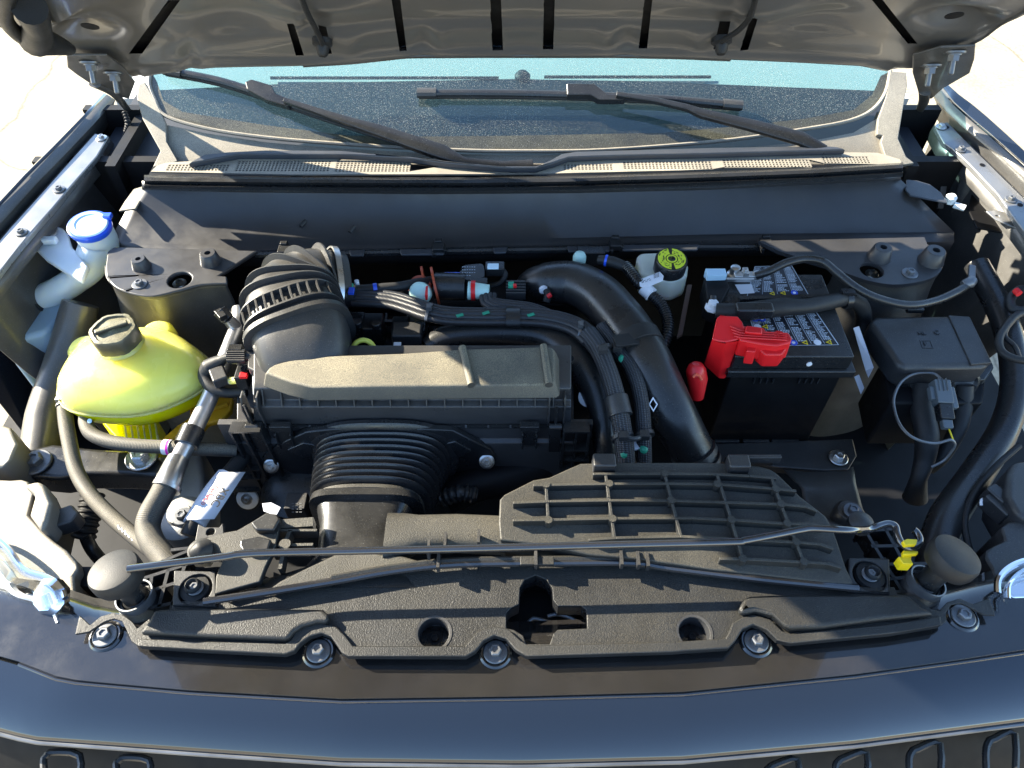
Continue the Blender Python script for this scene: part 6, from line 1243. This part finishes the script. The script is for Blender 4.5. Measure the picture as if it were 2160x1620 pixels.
# ---- engine under the hoses
en = T('engine', 'black engine top with shade put into its colour, coil packs and a yellow dipstick', 'engine', tuple(P(950, 700, .9)))
mb = MB(); mb.prism([PL([(715, 640), (1180, 640), (1245, 700), (1262, 800), (1150, 815), (700, 800), (700, 700)], .90)], (0, 0, -.25)); O('cam_cover', mb, DARK, en, bevel=.01)
mb = MB(); mb.prism([PL([(560, 600), (1200, 585), (1230, 640), (560, 650)], .92)], (0, 0, -.15)); O('intake_manifold', mb, DARK, en, bevel=.01)
for x, y in ((750, 695), (790, 698), (850, 705), (880, 700)):
    mb = MB(); mb.box(P(x, y, .935), (.034, .04, .05)); mb.lathe([(.009, 0), (.009, .012), (.005, .012)], P(x + 4, y - 8, .96), seg=14); O('coil_pack', mb, BLKS, en, bevel=.003)
mb = MB(); mb.box(P(860, 706, .958), (.05, .035, .03)); O('sensor_box', mb, BLK, en, bevel=.004)
for i in range(7): mb = MB(); mb.rib(P(770 + i * 45, 660, .915), P(768 + i * 45, 690, .915), .003, .02); O('cover_fin', mb, BLKS, en)
mb = MB(); mb.rib(P(765, 676, .92), P(1050, 678, .92), .006, .01); O('cover_fin', mb, BLKS, en)
ri = []
cr = P(767, 741, .995)
mb = MB(); rr_ = [cr + Vector((math.cos(a) * .0175, math.sin(a) * .012, math.sin(a) * .013)) for a in [2 * PI * i / 36 for i in range(37)]]; mb.tube(rr_, .0042, seg=12, smooth=False); O('dipstick_ring', mb, YRG, en)
mb = MB(); mb.box(P(838, 728, .97), (.012, .010, .004)); O('white_chip', mb, PAPER, en)
for pts in ([(1195, 690), (1232, 705), (1218, 715), (1198, 705)], [(1335, 930), (1348, 925), (1352, 945), (1338, 948)]):
    mb = MB(); mb.prism([PL(pts, .945)], (0, 0, -.004)); O('white_chip', mb, PAPER, en, bevel=.001)
mb = MB(); mb.lathe([(.016, 0), (.016, .002)], P(1240, 838, .93), (.1, -.6, .8), seg=24); O('round_sticker', mb, PAPER, en)
M = frame(P(1240, 838, .933) , (1, 0, 0), (0, .8, .6)); text('sticker_print', '14040', .008, M, INK, en)
# starter hose bits under the air box
bw = T('blower_housing', 'black round fan motor with a printed plate below the air box', 'fan motor', tuple(P(625, 1040, .8)))
mb = MB(); mb.lathe([(.055, -.06), (.055, 0), (.045, .012), (.02, .016)], P(620, 1040, .80), (0, -.3, 1), seg=36); O('motor_can', mb, BLKS, bw)
mb = MB(); mb.box(P(628, 1066, .83), (.034, .03, .03)); O('printed_plate', mb, BLK, bw, bevel=.002)
pm = MB()
for i in range(12): pm.box(P(618 + (i % 3) * 8, 1062 + (i // 3) * 6, .8455), (.004, .0012, .0002))
O('plate_print', pm, GREYB, bw)
fp_ = T('paper_flag', 'crumpled white paper flag below the left end of the air box', 'tag', tuple(P(570, 1075, .9)))
mb = MB(); mb.prism([PL3([(553, 1062, .91), (572, 1060, .915), (592, 1070, .912), (582, 1088, .905), (556, 1078, .905)])], (0, 0, -.0008)); O('flag_sheet', mb, PAPER, fp_)
rh = T('radiator_hose', 'thick black hose, shade put into its colour, between the bellows and the inlet cover', 'hose', tuple(P(1050, 1000, .8)))
mb = MB(); mb.tube([P(940, 1050, .80), P(1010, 1020, .81), P(1090, 1000, .81), P(1200, 960, .81), P(1300, 960, .80)], .030, seg=24); O('hose_body', mb, DARK, rh)
mb = MB(); mb.tube([P(930, 1052, .83), P(970, 1040, .845), P(1005, 1045, .84)], .012, seg=10, rib=(.01, .003)); O('plastic_wrap', mb, BLKS, rh)
